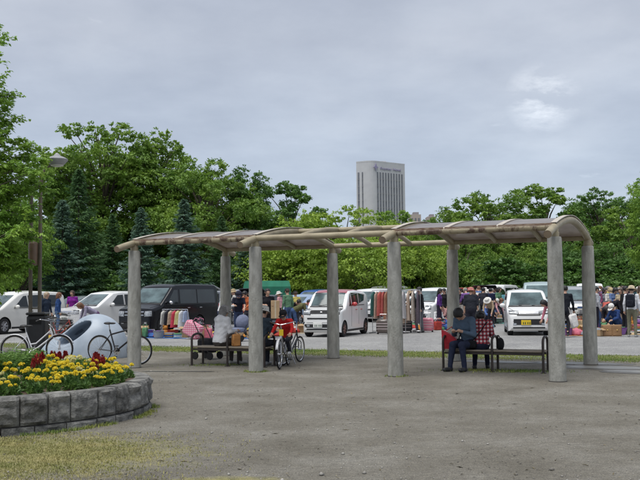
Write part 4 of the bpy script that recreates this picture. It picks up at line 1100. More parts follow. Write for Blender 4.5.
def c_slash(): return Car(3.4, 1.47, [(0, .40), (.02, .78), (.08, .96), (.55, 1.05), (1.02, 1.55), (1.25, 1.645), (1.9, 1.67), (3.0, 1.60), (3.28, 1.52), (3.36, 1.1), (3.4, .8)], 1.06, .17, .10, .28, (.46, 2.98), .22, .16, .08)
def c_kei(): return Car(3.4, 1.47, [(0, .40), (.02, .70), (.10, .86), (.60, 1.00), (1.25, 1.52), (1.55, 1.60), (2.2, 1.62), (3.1, 1.56), (3.32, 1.45), (3.4, .9)], .98, .17, .15, .28, (.50, 2.92), .26, .18, .08)
def c_hatch(): return Car(3.95, 1.69, [(0, .40), (.03, .66), (.2, .82), (.85, .96), (1.65, 1.42), (2.0, 1.50), (2.8, 1.50), (3.5, 1.40), (3.85, 1.05), (3.95, .8)], .94, .19, .16, .30, (.75, 3.25), .38, .24, .12)
def c_wagon(): return Car(4.45, 1.69, [(0, .40), (.03, .64), (.2, .78), (1.05, .94), (1.85, 1.40), (2.2, 1.48), (3.4, 1.47), (4.1, 1.38), (4.4, .98), (4.45, .8)], .92, .19, .16, .30, (.82, 3.40), .38, .24, .12)
def dressed(kind, label, name, bm, px, Y, rz, **k):
    loc = gx(px, Y)
    if kind == 'van':
        c = c_van(); return build_car(c, label, name, bm, loc, rz, (1.22, 1.80, .74, .66), [[(.98, 1.16), (1.72, 1.16), (1.72, 1.72), (1.48, 1.72)], [(1.86, 1.18), (3.0, 1.18), (3.0, 1.74), (1.86, 1.74)], [(3.08, 1.18), (4.35, 1.18), (4.32, 1.74), (3.08, 1.74)]], (1.2, 1.75, .70, .64), (.50, .80, .70, .92), [(-.44, .44, .68, .90, M_TRIM), (-.46, .46, .86, .90, M_CHR), (-.46, .46, .74, .77, M_CHR), (-.66, .66, .34, .52, M_TRIM)], (0, .56), None, seams=[[(1.80, .4), (1.812, .4), (1.812, 1.75), (1.80, 1.75)], [(3.04, .4), (3.052, .4), (3.052, 1.75), (3.04, 1.75)], [(.86, .75), (.872, .75), (.872, 1.1), (.86, 1.1)]], mirror=(1.05, 1.22), mirror_m=M_CHR, cat='van', **k)
    if kind == 'mini':
        c = c_mini(); return build_car(c, label, name, bm, loc, rz, (1.10, 1.58, .70, .56), [[(1.45, 1.08), (2.25, 1.08), (2.2, 1.55), (2.02, 1.53)], [(2.32, 1.08), (3.25, 1.08), (3.22, 1.58), (2.30, 1.56)], [(3.32, 1.08), (4.25, 1.10), (4.05, 1.56), (3.32, 1.58)]], (1.1, 1.55, .66, .56), (.48, .74, .68, .86), [(-.42, .42, .66, .76, M_TRIM), (-.55, .55, .32, .48, M_TRIM)], (0, .55), None, seams=[[(2.28, .35), (2.292, .35), (2.292, 1.55), (2.28, 1.55)], [(3.28, .35), (3.292, .35), (3.292, 1.55), (3.28, 1.55)]], mirror=(1.5, 1.10), **k)
    if kind == 'suv':
        c = c_suv(); return build_car(c, label, name, bm, loc, rz, (1.14, 1.58, .74, .60), [[(1.72, 1.12), (2.45, 1.12), (2.45, 1.55), (2.15, 1.53)], [(2.53, 1.12), (3.3, 1.12), (3.3, 1.56), (2.53, 1.56)], [(3.38, 1.14), (4.05, 1.22), (3.9, 1.53), (3.38, 1.55)]], (1.1, 1.5, .66, .56), (.50, .80, .76, .92), [(-.44, .44, .76, .90, M_CHR), (-.42, .42, .70, .75, M_TRIM), (-.6, .6, .36, .54, M_TRIM)], (0, .62), None, seams=[[(2.49, .4), (2.50, .4), (2.50, 1.5), (2.49, 1.5)], [(3.34, .4), (3.35, .4), (3.35, 1.5), (3.34, 1.5)]], mirror=(1.75, 1.14), **k)
    if kind == 'slash':
        c = c_slash(); return build_car(c, label, name, bm, loc, rz, (1.10, 1.54, .60, .56), [[(.98, 1.10), (1.18, 1.10), (1.18, 1.52), (1.12, 1.50)], [(1.30, 1.12), (2.05, 1.14), (2.05, 1.53), (1.26, 1.54)], [(2.12, 1.16), (2.72, 1.26), (2.86, 1.47), (2.12, 1.53)]], (1.15, 1.45, .56, .5), (.42, .66, .80, .98), [(-.40, .40, .82, .95, M_TRIM), (-.52, .52, .63, .68, M_TRIM), (-.62, .62, .34, .46, M_TRIM)], (-.12, .43), None, dark_rim=True, seams=[[(1.24, .35), (1.25, .35), (1.25, 1.1), (1.24, 1.1)], [(2.08, .4), (2.09, .4), (2.09, 1.15), (2.08, 1.15)]], mirror=(1.22, 1.14), mirror_m=k.pop('mm'), **k)
    if kind == 'kei':
        c = c_kei(); return build_car(c, label, name, bm, loc, rz, (1.05, 1.50, .64, .52), [[(1.05, 1.02), (1.75, 1.04), (1.75, 1.44), (1.42, 1.42)], [(1.83, 1.04), (2.6, 1.06), (2.58, 1.46), (1.83, 1.46)]], (1.05, 1.45, .56, .5), (.36, .66, .76, .86), [(-.40, .40, .70, .745, M_TRIM), (-.34, .34, .775, .835, M_CHR), (-.52, .52, .38, .58, M_TRIM)], (-.10, .46), k.pop('pm', None), seams=[[(1.79, .35), (1.80, .35), (1.80, 1.0), (1.79, 1.0)]], mirror=(1.1, 1.04), **k)
    if kind == 'hatch':
        c = c_hatch(); return build_car(c, label, name, bm, loc, rz, (.98, 1.38, .66, .54), [[(1.5, .98), (2.2, .99), (2.2, 1.36), (1.9, 1.36)], [(2.28, .99), (3.1, 1.02), (3.0, 1.36), (2.28, 1.37)]], (1.0, 1.36, .60, .52), (.46, .74, .64, .78), [(-.40, .40, .64, .72, M_TRIM), (-.5, .5, .32, .46, M_TRIM)], (0, .52), None, seams=[[(2.24, .35), (2.25, .35), (2.25, .95), (2.24, .95)]], mirror=(1.55, 1.0), **k)
    c = c_wagon(); return build_car(c, label, name, bm, loc, rz, (.96, 1.36, .66, .54), [[(1.7, .96), (2.4, .97), (2.4, 1.34), (2.1, 1.34)], [(2.48, .97), (3.2, .98), (3.2, 1.35), (2.48, 1.35)], [(3.28, .98), (4.0, 1.02), (3.8, 1.32), (3.28, 1.34)]], (.98, 1.32, .60, .52), (.46, .74, .62, .76), [(-.40, .40, .62, .70, M_TRIM), (-.5, .5, .32, .44, M_TRIM)], (0, .50), None, seams=[[(2.44, .35), (2.45, .35), (2.45, .95), (2.44, .95)]], mirror=(1.7, .98), **k)
# near row
dressed('mini', 'pearl white minivan parked behind the white city bicycle and lamp post', 'minivan', PEARL, 14, 38.2, R(-24))
dressed('suv', 'white sport utility car with chrome grille behind the grey sculpture', 'car', WHITE, 108, 39.5, R(-38))
dressed('van', 'black van with chrome grille bars behind the first shelter pillar', 'van', BLACK, 170.5, 37.2, R(-27))
def slash_top(t, c, FR, SD, RE):
    V = []; F = []; X = [1.03 + (3.24 - 1.03) * k / 16 for k in range(17)]
    for x in X:
        h = c.hw(x, c.zt(x)) + .004
        for k in range(13):
            f = -1 + 2 * k / 12; y = h * f; edge = max(0, abs(f) - .86) / .14
            V.append((y * .995, x - c.L / 2, c.zt(x) - .03 * f * f + .016 - .10 * edge ** 1.6))
    for i in range(16):
        for k in range(12): F.append((i * 13 + k, i * 13 + k + 1, (i + 1) * 13 + k + 1, (i + 1) * 13 + k))
    MB().add(V, F).obj('roof', mat('paint_rose', (0.36, 0.10, 0.12), .35, .04, 2, coat=.7), t, True)
    x = c.front(0, .885); MB().tube([(-.035, x - .025, .92), (-.03, x - .025, .85)], .008, 5).tube([(.035, x - .025, .92), (.03, x - .025, .85)], .008, 5).tube([(-.03, x - .025, .885), (.03, x - .025, .885)], .008, 5).obj('badge', M_CHR, t)['kind'] = 'stuff'
ROSE = mat('mirror_red', (0.42, 0.03, 0.03), .3, coat=.6)
sl_car = dressed('slash', 'small boxy white car with rose red roof beside the clothes rack', 'compact_car', WHITE, 337, 33.3, R(-20), extras=slash_top, mm=ROSE)
dressed('kei', 'small white car with yellow number plate facing the right bench', 'compact_car', WHITE, 526, 33.1, R(-9), pm=M_PLY)
# further rows
dressed('wagon', 'dark grey station wagon with its roof showing over the pearl minivan', 'car', GREYP, 6, 50, R(-60))
dressed('hatch', 'dark green-grey hatchback behind the person in purple', 'car', mat('paint_olive', (0.07, 0.085, 0.085), .3, .05, coat=.6), 80, 47, R(-30))
dressed('mini', 'silver minivan with open tailgate behind the black van', 'minivan', SILV, 236, 47, R(150), hatch=R(18))
dressed('wagon', 'black station wagon with open tailgate beside the green covered truck', 'car', BLACK, 276, 48, R(155), hatch=R(25))
dressed('wagon', 'pale blue sedan behind the boxy white car', 'car', PBLUE, 303, 44, R(-35))
dressed('mini', 'blue minivan behind the pale blue sedan', 'minivan', BLUE, 316, 60, R(-25))
dressed('wagon', 'white station wagon parked behind the rose red roof', 'car', WHITE, 346, 56, R(-50))
dressed('mini', 'white minivan with wide windshield behind the clothes rack', 'minivan', WHITE, 371, 50, R(-30))
dressed('van', 'tall white van beyond the white minivan, by the lime trees', 'van', WHITE, 386, 66, R(-30))
dressed('suv', 'silver car with dark windows behind the hanging beige coats', 'car', SILV, 408, 58, R(-55))
dressed('hatch', 'dark navy hatchback high in the back row of cars', 'car', NAVY, 417, 70, R(-60))
dressed('wagon', 'pale teal station wagon in the back row near the third pillar', 'car', TEAL, 437, 66, R(-40))
dressed('mini', 'white minivan facing out behind the woman in purple dress', 'minivan', WHITE, 433, 46, R(-28))
dressed('hatch', 'red hatchback with raised tailgate among the stalls', 'car', REDP, 477, 58, R(150), hatch=R(20))
dressed('wagon', 'beige sedan in front of the red hatchback', 'car', BEIGE, 468, 51, R(-30))
dressed('suv', 'black sport utility car with open tailgate behind the blue shirted crowd', 'car', BLACK, 492, 60, R(160), hatch=R(15))
dressed('van', 'white van with side door by the teal sign board', 'van', WHITE, 504, 66, R(150))
dressed('van', 'pale green-white van directly behind the small front-facing car', 'van', TEAL, 541, 44, R(-12))
dressed('mini', 'silver minivan parked between the last two pillars', 'minivan', SILV, 571, 44, R(-10))
dressed('suv', 'dark blue car with roof box beyond the silver minivan', 'car', NAVY, 570, 56, R(-20))
dressed('van', 'white van showing beyond the last back pillar', 'van', WHITE, 590, 58, R(-15))
dressed('suv', 'black car parked in the far row under the lime trees', 'car', BLACK, 262, 62, R(-60))
dressed('wagon', 'white sedan half hidden behind the third front pillar', 'car', WHITE, 396, 48, R(-35))
dressed('mini', 'grey minivan in the far row past the silver minivan', 'minivan', GREYP, 603, 70, R(-20))
dressed('hatch', 'white hatchback in the far row behind the crowd', 'car', WHITE, 622, 72, R(-30))
dressed('wagon', 'red station wagon far behind the straw hat man', 'car', REDP, 641, 68, R(-35))
dressed('hatch', 'silver hatchback between the lime trees and the coat rack', 'car', SILV, 391, 60, R(-40))
dressed('mini', 'dark minivan in the far row behind the red hatchback', 'minivan', GREYP, 462, 72, R(-30))
dressed('suv', 'silver sport utility car in the far row behind the small white car', 'car', SILV, 522, 68, R(-25))
dressed('wagon', 'white wagon in the far row behind the sport utility car', 'car', WHITE, 116, 60, R(-35))
dressed('mini', 'silver minivan under the spruces behind the black van', 'minivan', SILV, 204, 60, R(-35))
# kei truck with green canvas
def truck():
    t = thing('covered_truck', 'small white truck with green canvas cover behind the pillar', 'truck', gx(258, 50), R(-62))
    MB().bbox((0, -1.2, 1.0), (1.45, 1.1, 1.5), .12).obj('cab', WHITE, t, True); MB().bbox((0, .55, .62), (1.45, 2.2, .35), .03).obj('bed', WHITE, t)
    MB().box((0, -1.76, 1.35), (1.2, .02, .5)).obj('windshield', M_GLASSL, t)
    prof = [(-.75, .85), (.75, .85), (.75, 1.9), (.55, 2.22), (-.55, 2.22), (-.75, 1.9)]
    MB().prism(prof, 2.2, (0, .55, 0)).obj('canvas_cover', mat('green_canvas', (0.02, 0.17, 0.10), .8, .12, 3, .3, 8), t)
    for x in (-1.0, 1.1):
        for sg in (-1, 1): ty, rm = wheel_meshes(.27, False); o = link('wheel', ty, t, (sg * .62, x, .27), 0 if sg > 0 else math.pi); link('rim', rm, o)
truck()

# ------------------------------------------------------------------ people
SKIN = mat('skin', (0.50, 0.30, 0.21), .55, .08, 8); M_EYE = mat('eye_dark', (0.015, 0.01, 0.01), .4); M_LIP = mat('lips', (0.34, 0.12, 0.10), .5)
HAIRS = {'black': mat('hair_black', (0.008, 0.007, 0.007), .45, .3, 30, .4, 90), 'brown': mat('hair_brown', (0.055, 0.028, 0.015), .5, .3, 30, .4, 90),
         'grey': mat('hair_grey', (0.20, 0.19, 0.18), .6, .2, 30, .4, 90), 'auburn': mat('hair_auburn', (0.15, 0.065, 0.03), .5, .3, 30, .4, 90), 'blond': mat('hair_blond', (0.38, 0.29, 0.20), .5, .2, 30, .4, 90)}
def v3(*a): return np.array(a, float)
def rotx(p, a, o):
    p = p - o; c, s = math.cos(a), math.sin(a); return v3(p[0], p[1] * c - p[2] * s, p[1] * s + p[2] * c) + o
def pose(kind, var=0):
    """joints of a figure 1.68 m tall facing -Y; returns dict"""
    J = {}; pel = v3(0, 0, .90); lean = 0.0; nod = 0.0; yaw = 0.0
    arms = legs = None
    if kind == 'stand': lean = R(3); nod = R(12)
    elif kind == 'walk': lean = R(5); nod = R(5)
    elif kind == 'browse': lean = R(14); nod = R(32)
    elif kind == 'bend': pel = v3(0, .12, .86); lean = R(62); nod = R(5)
    elif kind == 'crouch': pel = v3(0, .14, .30); lean = R(28); nod = R(25)
    elif kind == 'floor': pel = v3(0, .1, .12); lean = R(8); nod = R(15)
    elif kind == 'bench': pel = v3(0, .0, .54); lean = R(10); nod = R(10)
    elif kind == 'benchbow': pel = v3(0, .0, .54); lean = R(26); nod = R(58)
    elif kind == 'ride': pel = v3(0, .1, .80); lean = R(26); nod = R(10)
    up = lambda p: rotx(v3(*p) + v3(0, pel[1], pel[2] - .90), lean, pel)
    J['pel'] = pel; J['waist'] = up((0, 0, 1.06)); J['chest'] = up((0, -.005, 1.25)); J['neck0'] = up((0, .01, 1.38)); J['neck'] = up((0, .0, 1.46)); J['head'] = rotx(up((0, -.015, 1.565)), nod * .6, J['neck'])
    J['hrot'] = lean * .75 + nod; J['lean'] = lean
    for n, s in (('L', 1), ('R', -1)):
        J['sh' + n] = up((s * .175, .01, 1.365)); pz = pel[2]
        if kind in ('stand', 'walk'):
            sw = .10 * s if kind == 'walk' else 0
            J['el' + n] = J['sh' + n] + v3(s * .06, .02 + sw, -.27); J['wr' + n] = J['el' + n] + v3(s * .01, -.07 + sw * .7, -.235)
            if var == 1 and s > 0: J['el' + n] = J['sh' + n] + v3(.05, -.02, -.27); J['wr' + n] = J['el' + n] + v3(-.08, -.22, .05)
            if var == 2: J['el' + n] = J['sh' + n] + v3(s * .07, -.03, -.27); J['wr' + n] = J['el' + n] + v3(-s * .10, -.22, .03)
        elif kind == 'browse': J['el' + n] = J['sh' + n] + v3(s * .05, -.10, -.25); J['wr' + n] = J['el' + n] + v3(-s * .05, -.21, -.04 - .06 * s)
        elif kind == 'bend': J['el' + n] = J['sh' + n] + v3(s * .05, -.06, -.27); J['wr' + n] = J['el' + n] + v3(-s * .03, -.10, -.22)
        elif kind == 'crouch': J['el' + n] = J['sh' + n] + v3(s * .06, -.12, -.24); J['wr' + n] = J['el' + n] + v3(-s * .06, -.21, -.06)
        elif kind == 'floor': J['el' + n] = J['sh' + n] + v3(s * .06, -.06, -.27); J['wr' + n] = J['el' + n] + v3(-s * .05, -.22, .02)
        elif kind in ('bench',): J['el' + n] = J['sh' + n] + v3(s * .05, -.05, -.27); J['wr' + n] = J['el' + n] + v3(-s * .07, -.22, .02)
        elif kind == 'benchbow': J['el' + n] = J['sh' + n] + v3(s * .06, -.02, -.27); J['wr' + n] = J['el' + n] + v3(-s * .13, -.18, .06)
        elif kind == 'ride': J['el' + n] = J['sh' + n] + v3(s * .08, -.14, -.22); J['wr' + n] = J['el' + n] + v3(-s * .0, -.20, -.10)
        h = J['hip' + n] = pel + v3(s * .085, 0, -.02)
        if kind in ('stand', 'browse', 'bend'):
            J['kn' + n] = v3(s * .10, pel[1] * .5 - .02, .48); J['an' + n] = v3(s * .11, .03, .075)
        elif kind == 'walk': J['kn' + n] = v3(s * .09, -.06 - .13 * s, .49); J['an' + n] = v3(s * .09, .06 - .27 * s, .075 + (.06 if s < 0 else 0))
        elif kind == 'crouch': J['kn' + n] = v3(s * .17, -.24, .47); J['an' + n] = v3(s * .12, .02, .075)
        elif kind == 'floor': J['kn' + n] = v3(s * .26, -.30, .26); J['an' + n] = v3(-s * .02, -.36 - .06 * s, .08)
        elif kind in ('bench', 'benchbow'): J['kn' + n] = v3(s * .11, -.42, .50); J['an' + n] = v3(s * (.10 if kind == 'bench' else .13), -.44 + (.05 * s), .075)
        elif kind == 'ride': J['kn' + n] = v3(s * .12, -.28, .62 + .10 * s); J['an' + n] = v3(s * .12, -.06, .26 + .14 * s)
        J['toe' + n] = J['an' + n] + v3(s * .02, -.15, -.035)
    return J
def body_mesh(kind, var=0, h=.02, fat=1.0, longtop=0.0, skirt=False, sleeves=True, hood=False):
    J = pose(kind, var); P0 = []          # (class, fn)
    def add(cl, a, b, r1, r2, ax=None, k=1.0): P0.append((cl, lambda P, a=a, b=b, r1=r1, r2=r2, ax=ax, k=k: rcone(P, a, b, r1, r2, ax, k)))
    f = fat; X = (1, 0, 0)
    dn = (J['pel'] - J['waist']); dn = dn / np.linalg.norm(dn)
    add(2, J['pel'] - dn * .02, J['pel'] + dn * .02, .118 * f, .118 * f, X, .78)
    add(1, J['pel'] + dn * (-.06 + longtop * 1.0), J['waist'], .126 * f, .112 * f, X, .78)
    add(1, J['waist'], J['chest'], .112 * f, .118 * f, X, .72)
    add(1, J['chest'], J['neck0'] - (J['neck0'] - J['chest']) * .2, .118 * f, .085, X, .62)
    add(1, J['shL'], J['shR'], .062 * f, .062 * f)
    add(0, J['neck0'], J['neck'] + (J['head'] - J['neck']) * .3, .056, .052)
    if hood: add(1, J['neck0'] + v3(0, .05, .02), J['neck0'] + v3(0, .08, -.03), .085, .075, X, .75)
    for n in 'LR':
        add(1, J['sh' + n], J['el' + n], .058 * f, .047 * f)
        if sleeves: add(1, J['el' + n], J['wr' + n] - (J['wr' + n] - J['el' + n]) * .08, .046, .036)
        else: add(0, J['el' + n] + (J['sh' + n] - J['el' + n]) * .2, J['wr' + n], .040, .028)
        d = (J['wr' + n] - J['el' + n]); d = d / np.linalg.norm(d)
        add(0, J['wr' + n], J['wr' + n] + d * .07, .026, .034, (1, 0, 0), .8)
        if skirt:
            add(2, J['hip' + n], J['kn' + n] + (J['an' + n] - J['kn' + n]) * .35, .10, .115)
            add(0, J['kn' + n], J['an' + n], .05, .036)
        else:
            add(2, J['hip' + n], J['kn' + n], .086 * f, .060 * f); add(2, J['kn' + n], J['an' + n] + v3(0, 0, .03), .060 * f, .046)
        add(0, J['an' + n] + v3(0, 0, .06), J['an' + n], .034, .034)
        add(3, J['an' + n] + v3(0, .025, -.035), J['toe' + n], .042, .036)
    # head in its own frame
    a = J['hrot']; c = J['head']; hd = lambda x, y, z: rotx(c + v3(x, y, z), a, c)
    add(0, hd(0, .018, .03), hd(0, -.005, .028), .088, .088); add(0, hd(0, -.02, .0), hd(0, -.045, -.075), .072, .042)
    add(0, hd(0, -.088, .015), hd(0, -.104, -.015), .010, .016)
    for s in (-1, 1): add(0, hd(s * .086, .015, .015), hd(s * .088, .012, -.02), .018, .014)
    def sdf(P):
        d = None; per = [fn(P) for _, fn in P0]
        for q in per: d = q if d is None else smin(d, q, .022)
        return d + .0035 * np.sin(P[:, 0] * 41 + P[:, 2] * 23) * np.sin(P[:, 2] * 37 + P[:, 1] * 29)
    allp = np.array([J[k] for k in J if k not in ('hrot', 'lean')])
    lo, hi = allp.min(0) - .22, allp.max(0) + .24; lo[2] = max(lo[2], -.02)
    V, F = snets(sdf, lo, hi, h)
    V[:, 2] = np.maximum(V[:, 2], 0.0)
    ctr = V[F].mean(1); D = np.stack([fn(ctr) for _, fn in P0], 1); cl = np.array([q for q, _ in P0])[D.argmin(1)]
    # eyes, mouth, fingers
    VV, FF, MI = [V], [np.asarray(F)], [cl]; n0 = len(V)
    def addmb(mb, ci):
        nonlocal n0
        q = [f_ for f_ in mb.F if len(f_) == 4]; VV.append(np.array(mb.V, float)); FF.append(np.array(q) + n0); MI.append(np.full(len(q), ci)); n0 += len(mb.V)
    for s in (-1, 1): addmb(MB().ell(hd(s * .034, -.088, .018), (.014, .008, .008), 6, 4), 4)
    addmb(MB().ell(hd(0, -.086, -.058), (.024, .008, .006), 6, 4), 5)
    for n, s in (('L', 1), ('R', -1)):
        d = (J['wr' + n] - J['el' + n]); d /= np.linalg.norm(d); sd = np.cross(d, v3(0, 0, 1)) if abs(d[2]) < .85 else v3(0, 1, 0); sd = sd / np.linalg.norm(sd); bn = np.cross(sd, d)
        if bn[2] > 0: bn = -bn
        p = J['wr' + n] + d * .075
        for k, (o, l) in enumerate(((-.027, .062), (-.009, .072), (.009, .068), (.027, .052))):
            b = p + sd * o; addmb(MB().tube([tuple(b), tuple(b + d * l * .5 + bn * .008), tuple(b + d * l * .85 + bn * .03)], [.0095, .0085, .006], 5, cap=False), 0)
        b = J['wr' + n] + d * .03 + sd * (.03 if s > 0 else -.03); e = sd * (1 if s > 0 else -1)
        addmb(MB().tube([tuple(b), tuple(b + e * .025 + d * .03), tuple(b + e * .03 + d * .06 + bn * .01)], [.011, .010, .007], 5, cap=False), 0)
    me = npmesh('body', np.concatenate(VV), np.concatenate(FF), [SKIN, SKIN, SKIN, SKIN, M_EYE, M_LIP], True, np.concatenate(MI))
    return me, J
PB = {}
def hair_mesh(J, style):
    a = J['hrot']; c = J['head']; hd = lambda x, y, z: rotx(c + v3(x, y, z), a, c); inv = lambda P: np.stack([P[:, 0], *(lambda q: (q[:, 1] * math.cos(-a) - q[:, 2] * math.sin(-a), q[:, 1] * math.sin(-a) + q[:, 2] * math.cos(-a)))(P - c)], 1)
    def f(P):
        Q = inv(P); Q[:, 0] = P[:, 0] - c[0]
        d = rcone(Q, (0, .024, .036), (0, .0, .034), .099, .097)
        if style in ('long', 'bob'): d = smin(d, rcone(Q, (0, .05, .0), (0, .06 if style == 'long' else .045, -.24 if style == 'long' else -.10), .085, .06 if style == 'long' else .075, (1, 0, 0), .82), .03)
        face = rcone(Q, (0, -.12, .0), (0, -.10, -.16), .082, .09)
        low = -.045 - Q[:, 2] if style == 'short' else np.full(len(Q), -1.0)
        return np.maximum(np.maximum(d + .004 * np.sin(Q[:, 0] * 120 + Q[:, 2] * 40), -face), low)
    m = .34; return npmesh('hair', *snets(f, c - m, c + m, .014), None, True)
def hat_mesh(J, style):
    a = J['hrot']; c = Vector(J['head']); rot = RX(a); m = MB()
    if style == 'cap':
        m.lathe([(.104, .02), (.106, .05), (.10, .09), (.075, .125), (.03, .143), (.01, .145)], 18, (0, .012, 0)); m.lathe([(.01, .026), (.085, .028), (.10, .022), (.085, .018)], 16, (0, -.085, 0))
    elif style == 'visor': m.lathe([(.104, -.03), (.107, .03), (.10, .09), (.07, .125), (.01, .14)], 18, (0, .012, 0)); m.lathe([(.01, .03), (.075, .032), (.09, .02), (.07, .018)], 16, (0, -.10, 0))
    else:
        b = .19 if style == 'brim' else .155
        m.lathe([(b, .005), (b - .02, .018), (.108, .045), (.106, .08), (.095, .125), (.05, .145), (.01, .147)], 20, (0, .012, 0)); m.lathe([(b, .005), (.10, .03), (.01, .03)], 20, (0, .012, 0))
    m.V = [tuple(c + rot @ Vector(v)) for v in m.V]; return m.mesh('hat', None, True, 50)
def person(label, px, Y, face, kind, top, bottom, shoes=(.03, .03, .03), hair='black', style='short', hat=None, hatc=(.6, .55, .45), size=1.0, var=0, fat=1.0, longtop=0.0, skirt=False, sleeves=True, h=.02, loc=None, topm=None, group=None, hood=False):
    key = (kind, var, round(fat, 2), round(longtop, 2), skirt, sleeves, h, hood)
    if key not in PB: PB[key] = body_mesh(kind, var, h, fat, longtop, skirt, sleeves, hood)
    me, J = PB[key]
    t = thing('person', label, 'person', loc if loc is not None else gx(px, Y), R(face), group); t.scale = (size,) * 3
    o = link('body', me, t); ms = [SKIN, topm or cloth(top), cloth(bottom), mat('shoe_%d_%d' % (shoes[0] * 999, shoes[2] * 999), shoes, .6), M_EYE, M_LIP]
    for i, m in enumerate(ms): o.material_slots[i].link = 'OBJECT'; o.material_slots[i].material = m
    if style:
        k2 = ('hair', kind, var, style)
        if k2 not in PB: PB[k2] = hair_mesh(J, style); PB[k2].materials.append(None)
        q = link('hair', PB[k2], t); q.material_slots[0].link = 'OBJECT'; q.material_slots[0].material = HAIRS[hair]
    if hat:
        k2 = ('hat', kind, var, hat)
        if k2 not in PB: PB[k2] = hat_mesh(J, hat); PB[k2].materials.append(None)
        q = link('hat', PB[k2], t); q.material_slots[0].link = 'OBJECT'; q.material_slots[0].material = cloth(hatc)
    t['_J'] = 0; del t['_J']
    return t, J
def plaid():
    m = bpy.data.materials.new('plaid_shirt'); m.use_nodes = True; t = m.node_tree; L = t.links; b = t.nodes['Principled BSDF']; b.inputs['Roughness'].default_value = .9
    tcn = t.nodes.new('ShaderNodeTexCoord'); sp = t.nodes.new('ShaderNodeSeparateXYZ'); L.new(tcn.outputs['Object'], sp.inputs[0])
    def band(o, off):
        a = t.nodes.new('ShaderNodeMath'); a.operation = 'MULTIPLY_ADD'; L.new(o, a.inputs[0]); a.inputs[1].default_value = 13.5; a.inputs[2].default_value = off
        f = t.nodes.new('ShaderNodeMath'); f.operation = 'FRACT'; L.new(a.outputs[0], f.inputs[0]); g = t.nodes.new('ShaderNodeMath'); g.operation = 'GREATER_THAN'; L.new(f.outputs[0], g.inputs[0]); g.inputs[1].default_value = .5; return g.outputs[0]
    x, z = band(sp.outputs[0], .2), band(sp.outputs[2], .1); ad = t.nodes.new('ShaderNodeMath'); ad.operation = 'ADD'; L.new(x, ad.inputs[0]); L.new(z, ad.inputs[1])
    dv = t.nodes.new('ShaderNodeMath'); dv.operation = 'MULTIPLY'; L.new(ad.outputs[0], dv.inputs[0]); dv.inputs[1].default_value = .5
    r = t.nodes.new('ShaderNodeValToRGB'); L.new(dv.outputs[0], r.inputs[0]); r.color_ramp.interpolation = 'CONSTANT'; e = r.color_ramp.elements
    e[0].position = 0; e[0].color = (.66, .58, .56, 1); e[1].position = .9; e[1].color = (.10, .014, .022, 1); q = e.new(.3); q.color = (.40, .05, .07, 1)
    L.new(r.outputs[0], b.inputs['Base Color']); return m
# --- on the benches
FACE_U = math.degrees(ANG)         # bench axis
pL, JL = person('woman in pale grey hooded top and grey cap sitting on bench', 0, 0, FACE_U + 158, 'bench', (.68, .68, .69), (.075, .065, .06), (.45, .43, .40), 'grey', 'bob', 'visor', (.36, .345, .33), 1.0, fat=1.16, longtop=.05, h=.0135, loc=BL + DU * .60 + DV * .20, hood=True)
person('person in dark jacket and white hat sitting beside the pillar', 0, 0, FACE_U + 172, 'bench', (.03, .045, .06), (.03, .035, .05), (.3, .3, .3), 'black', 'short', 'bucket', (.62, .60, .55), .98, fat=1.05, h=.0135, loc=BL + DU * 1.62 + DV * .20)
person('person in faded denim shirt sitting with head bowed beside plaid shirt', 0, 0, FACE_U - 22, 'benchbow', (.085, .125, .18), (.022, .028, .055), (.02, .02, .022), 'black', 'short', None, size=1.04, fat=1.16, longtop=.05, h=.0135, loc=BR + DU * .50 + DV * .27)
person('woman in red and white plaid shirt sitting with head bowed', 0, 0, FACE_U + 196, 'benchbow', (.5, .1, .1), (.018, .02, .04), (.02, .02, .022), 'black', 'bob', None, size=.98, fat=1.05, longtop=.05, h=.0135, loc=BR + DU * .74 + DV * .15, topm=plaid())
_q = MB().lathe([(.01, .034), (.08, .036), (.098, .022), (.08, .02)], 16, (0, -.115, 0)); _c = Vector(JL['head']); _q.V = [tuple(_c + RX(JL['hrot']) @ Vector(v)) for v in _q.V]
_q.obj('visor_brim', cloth((.70, .69, .66)), pL, True)
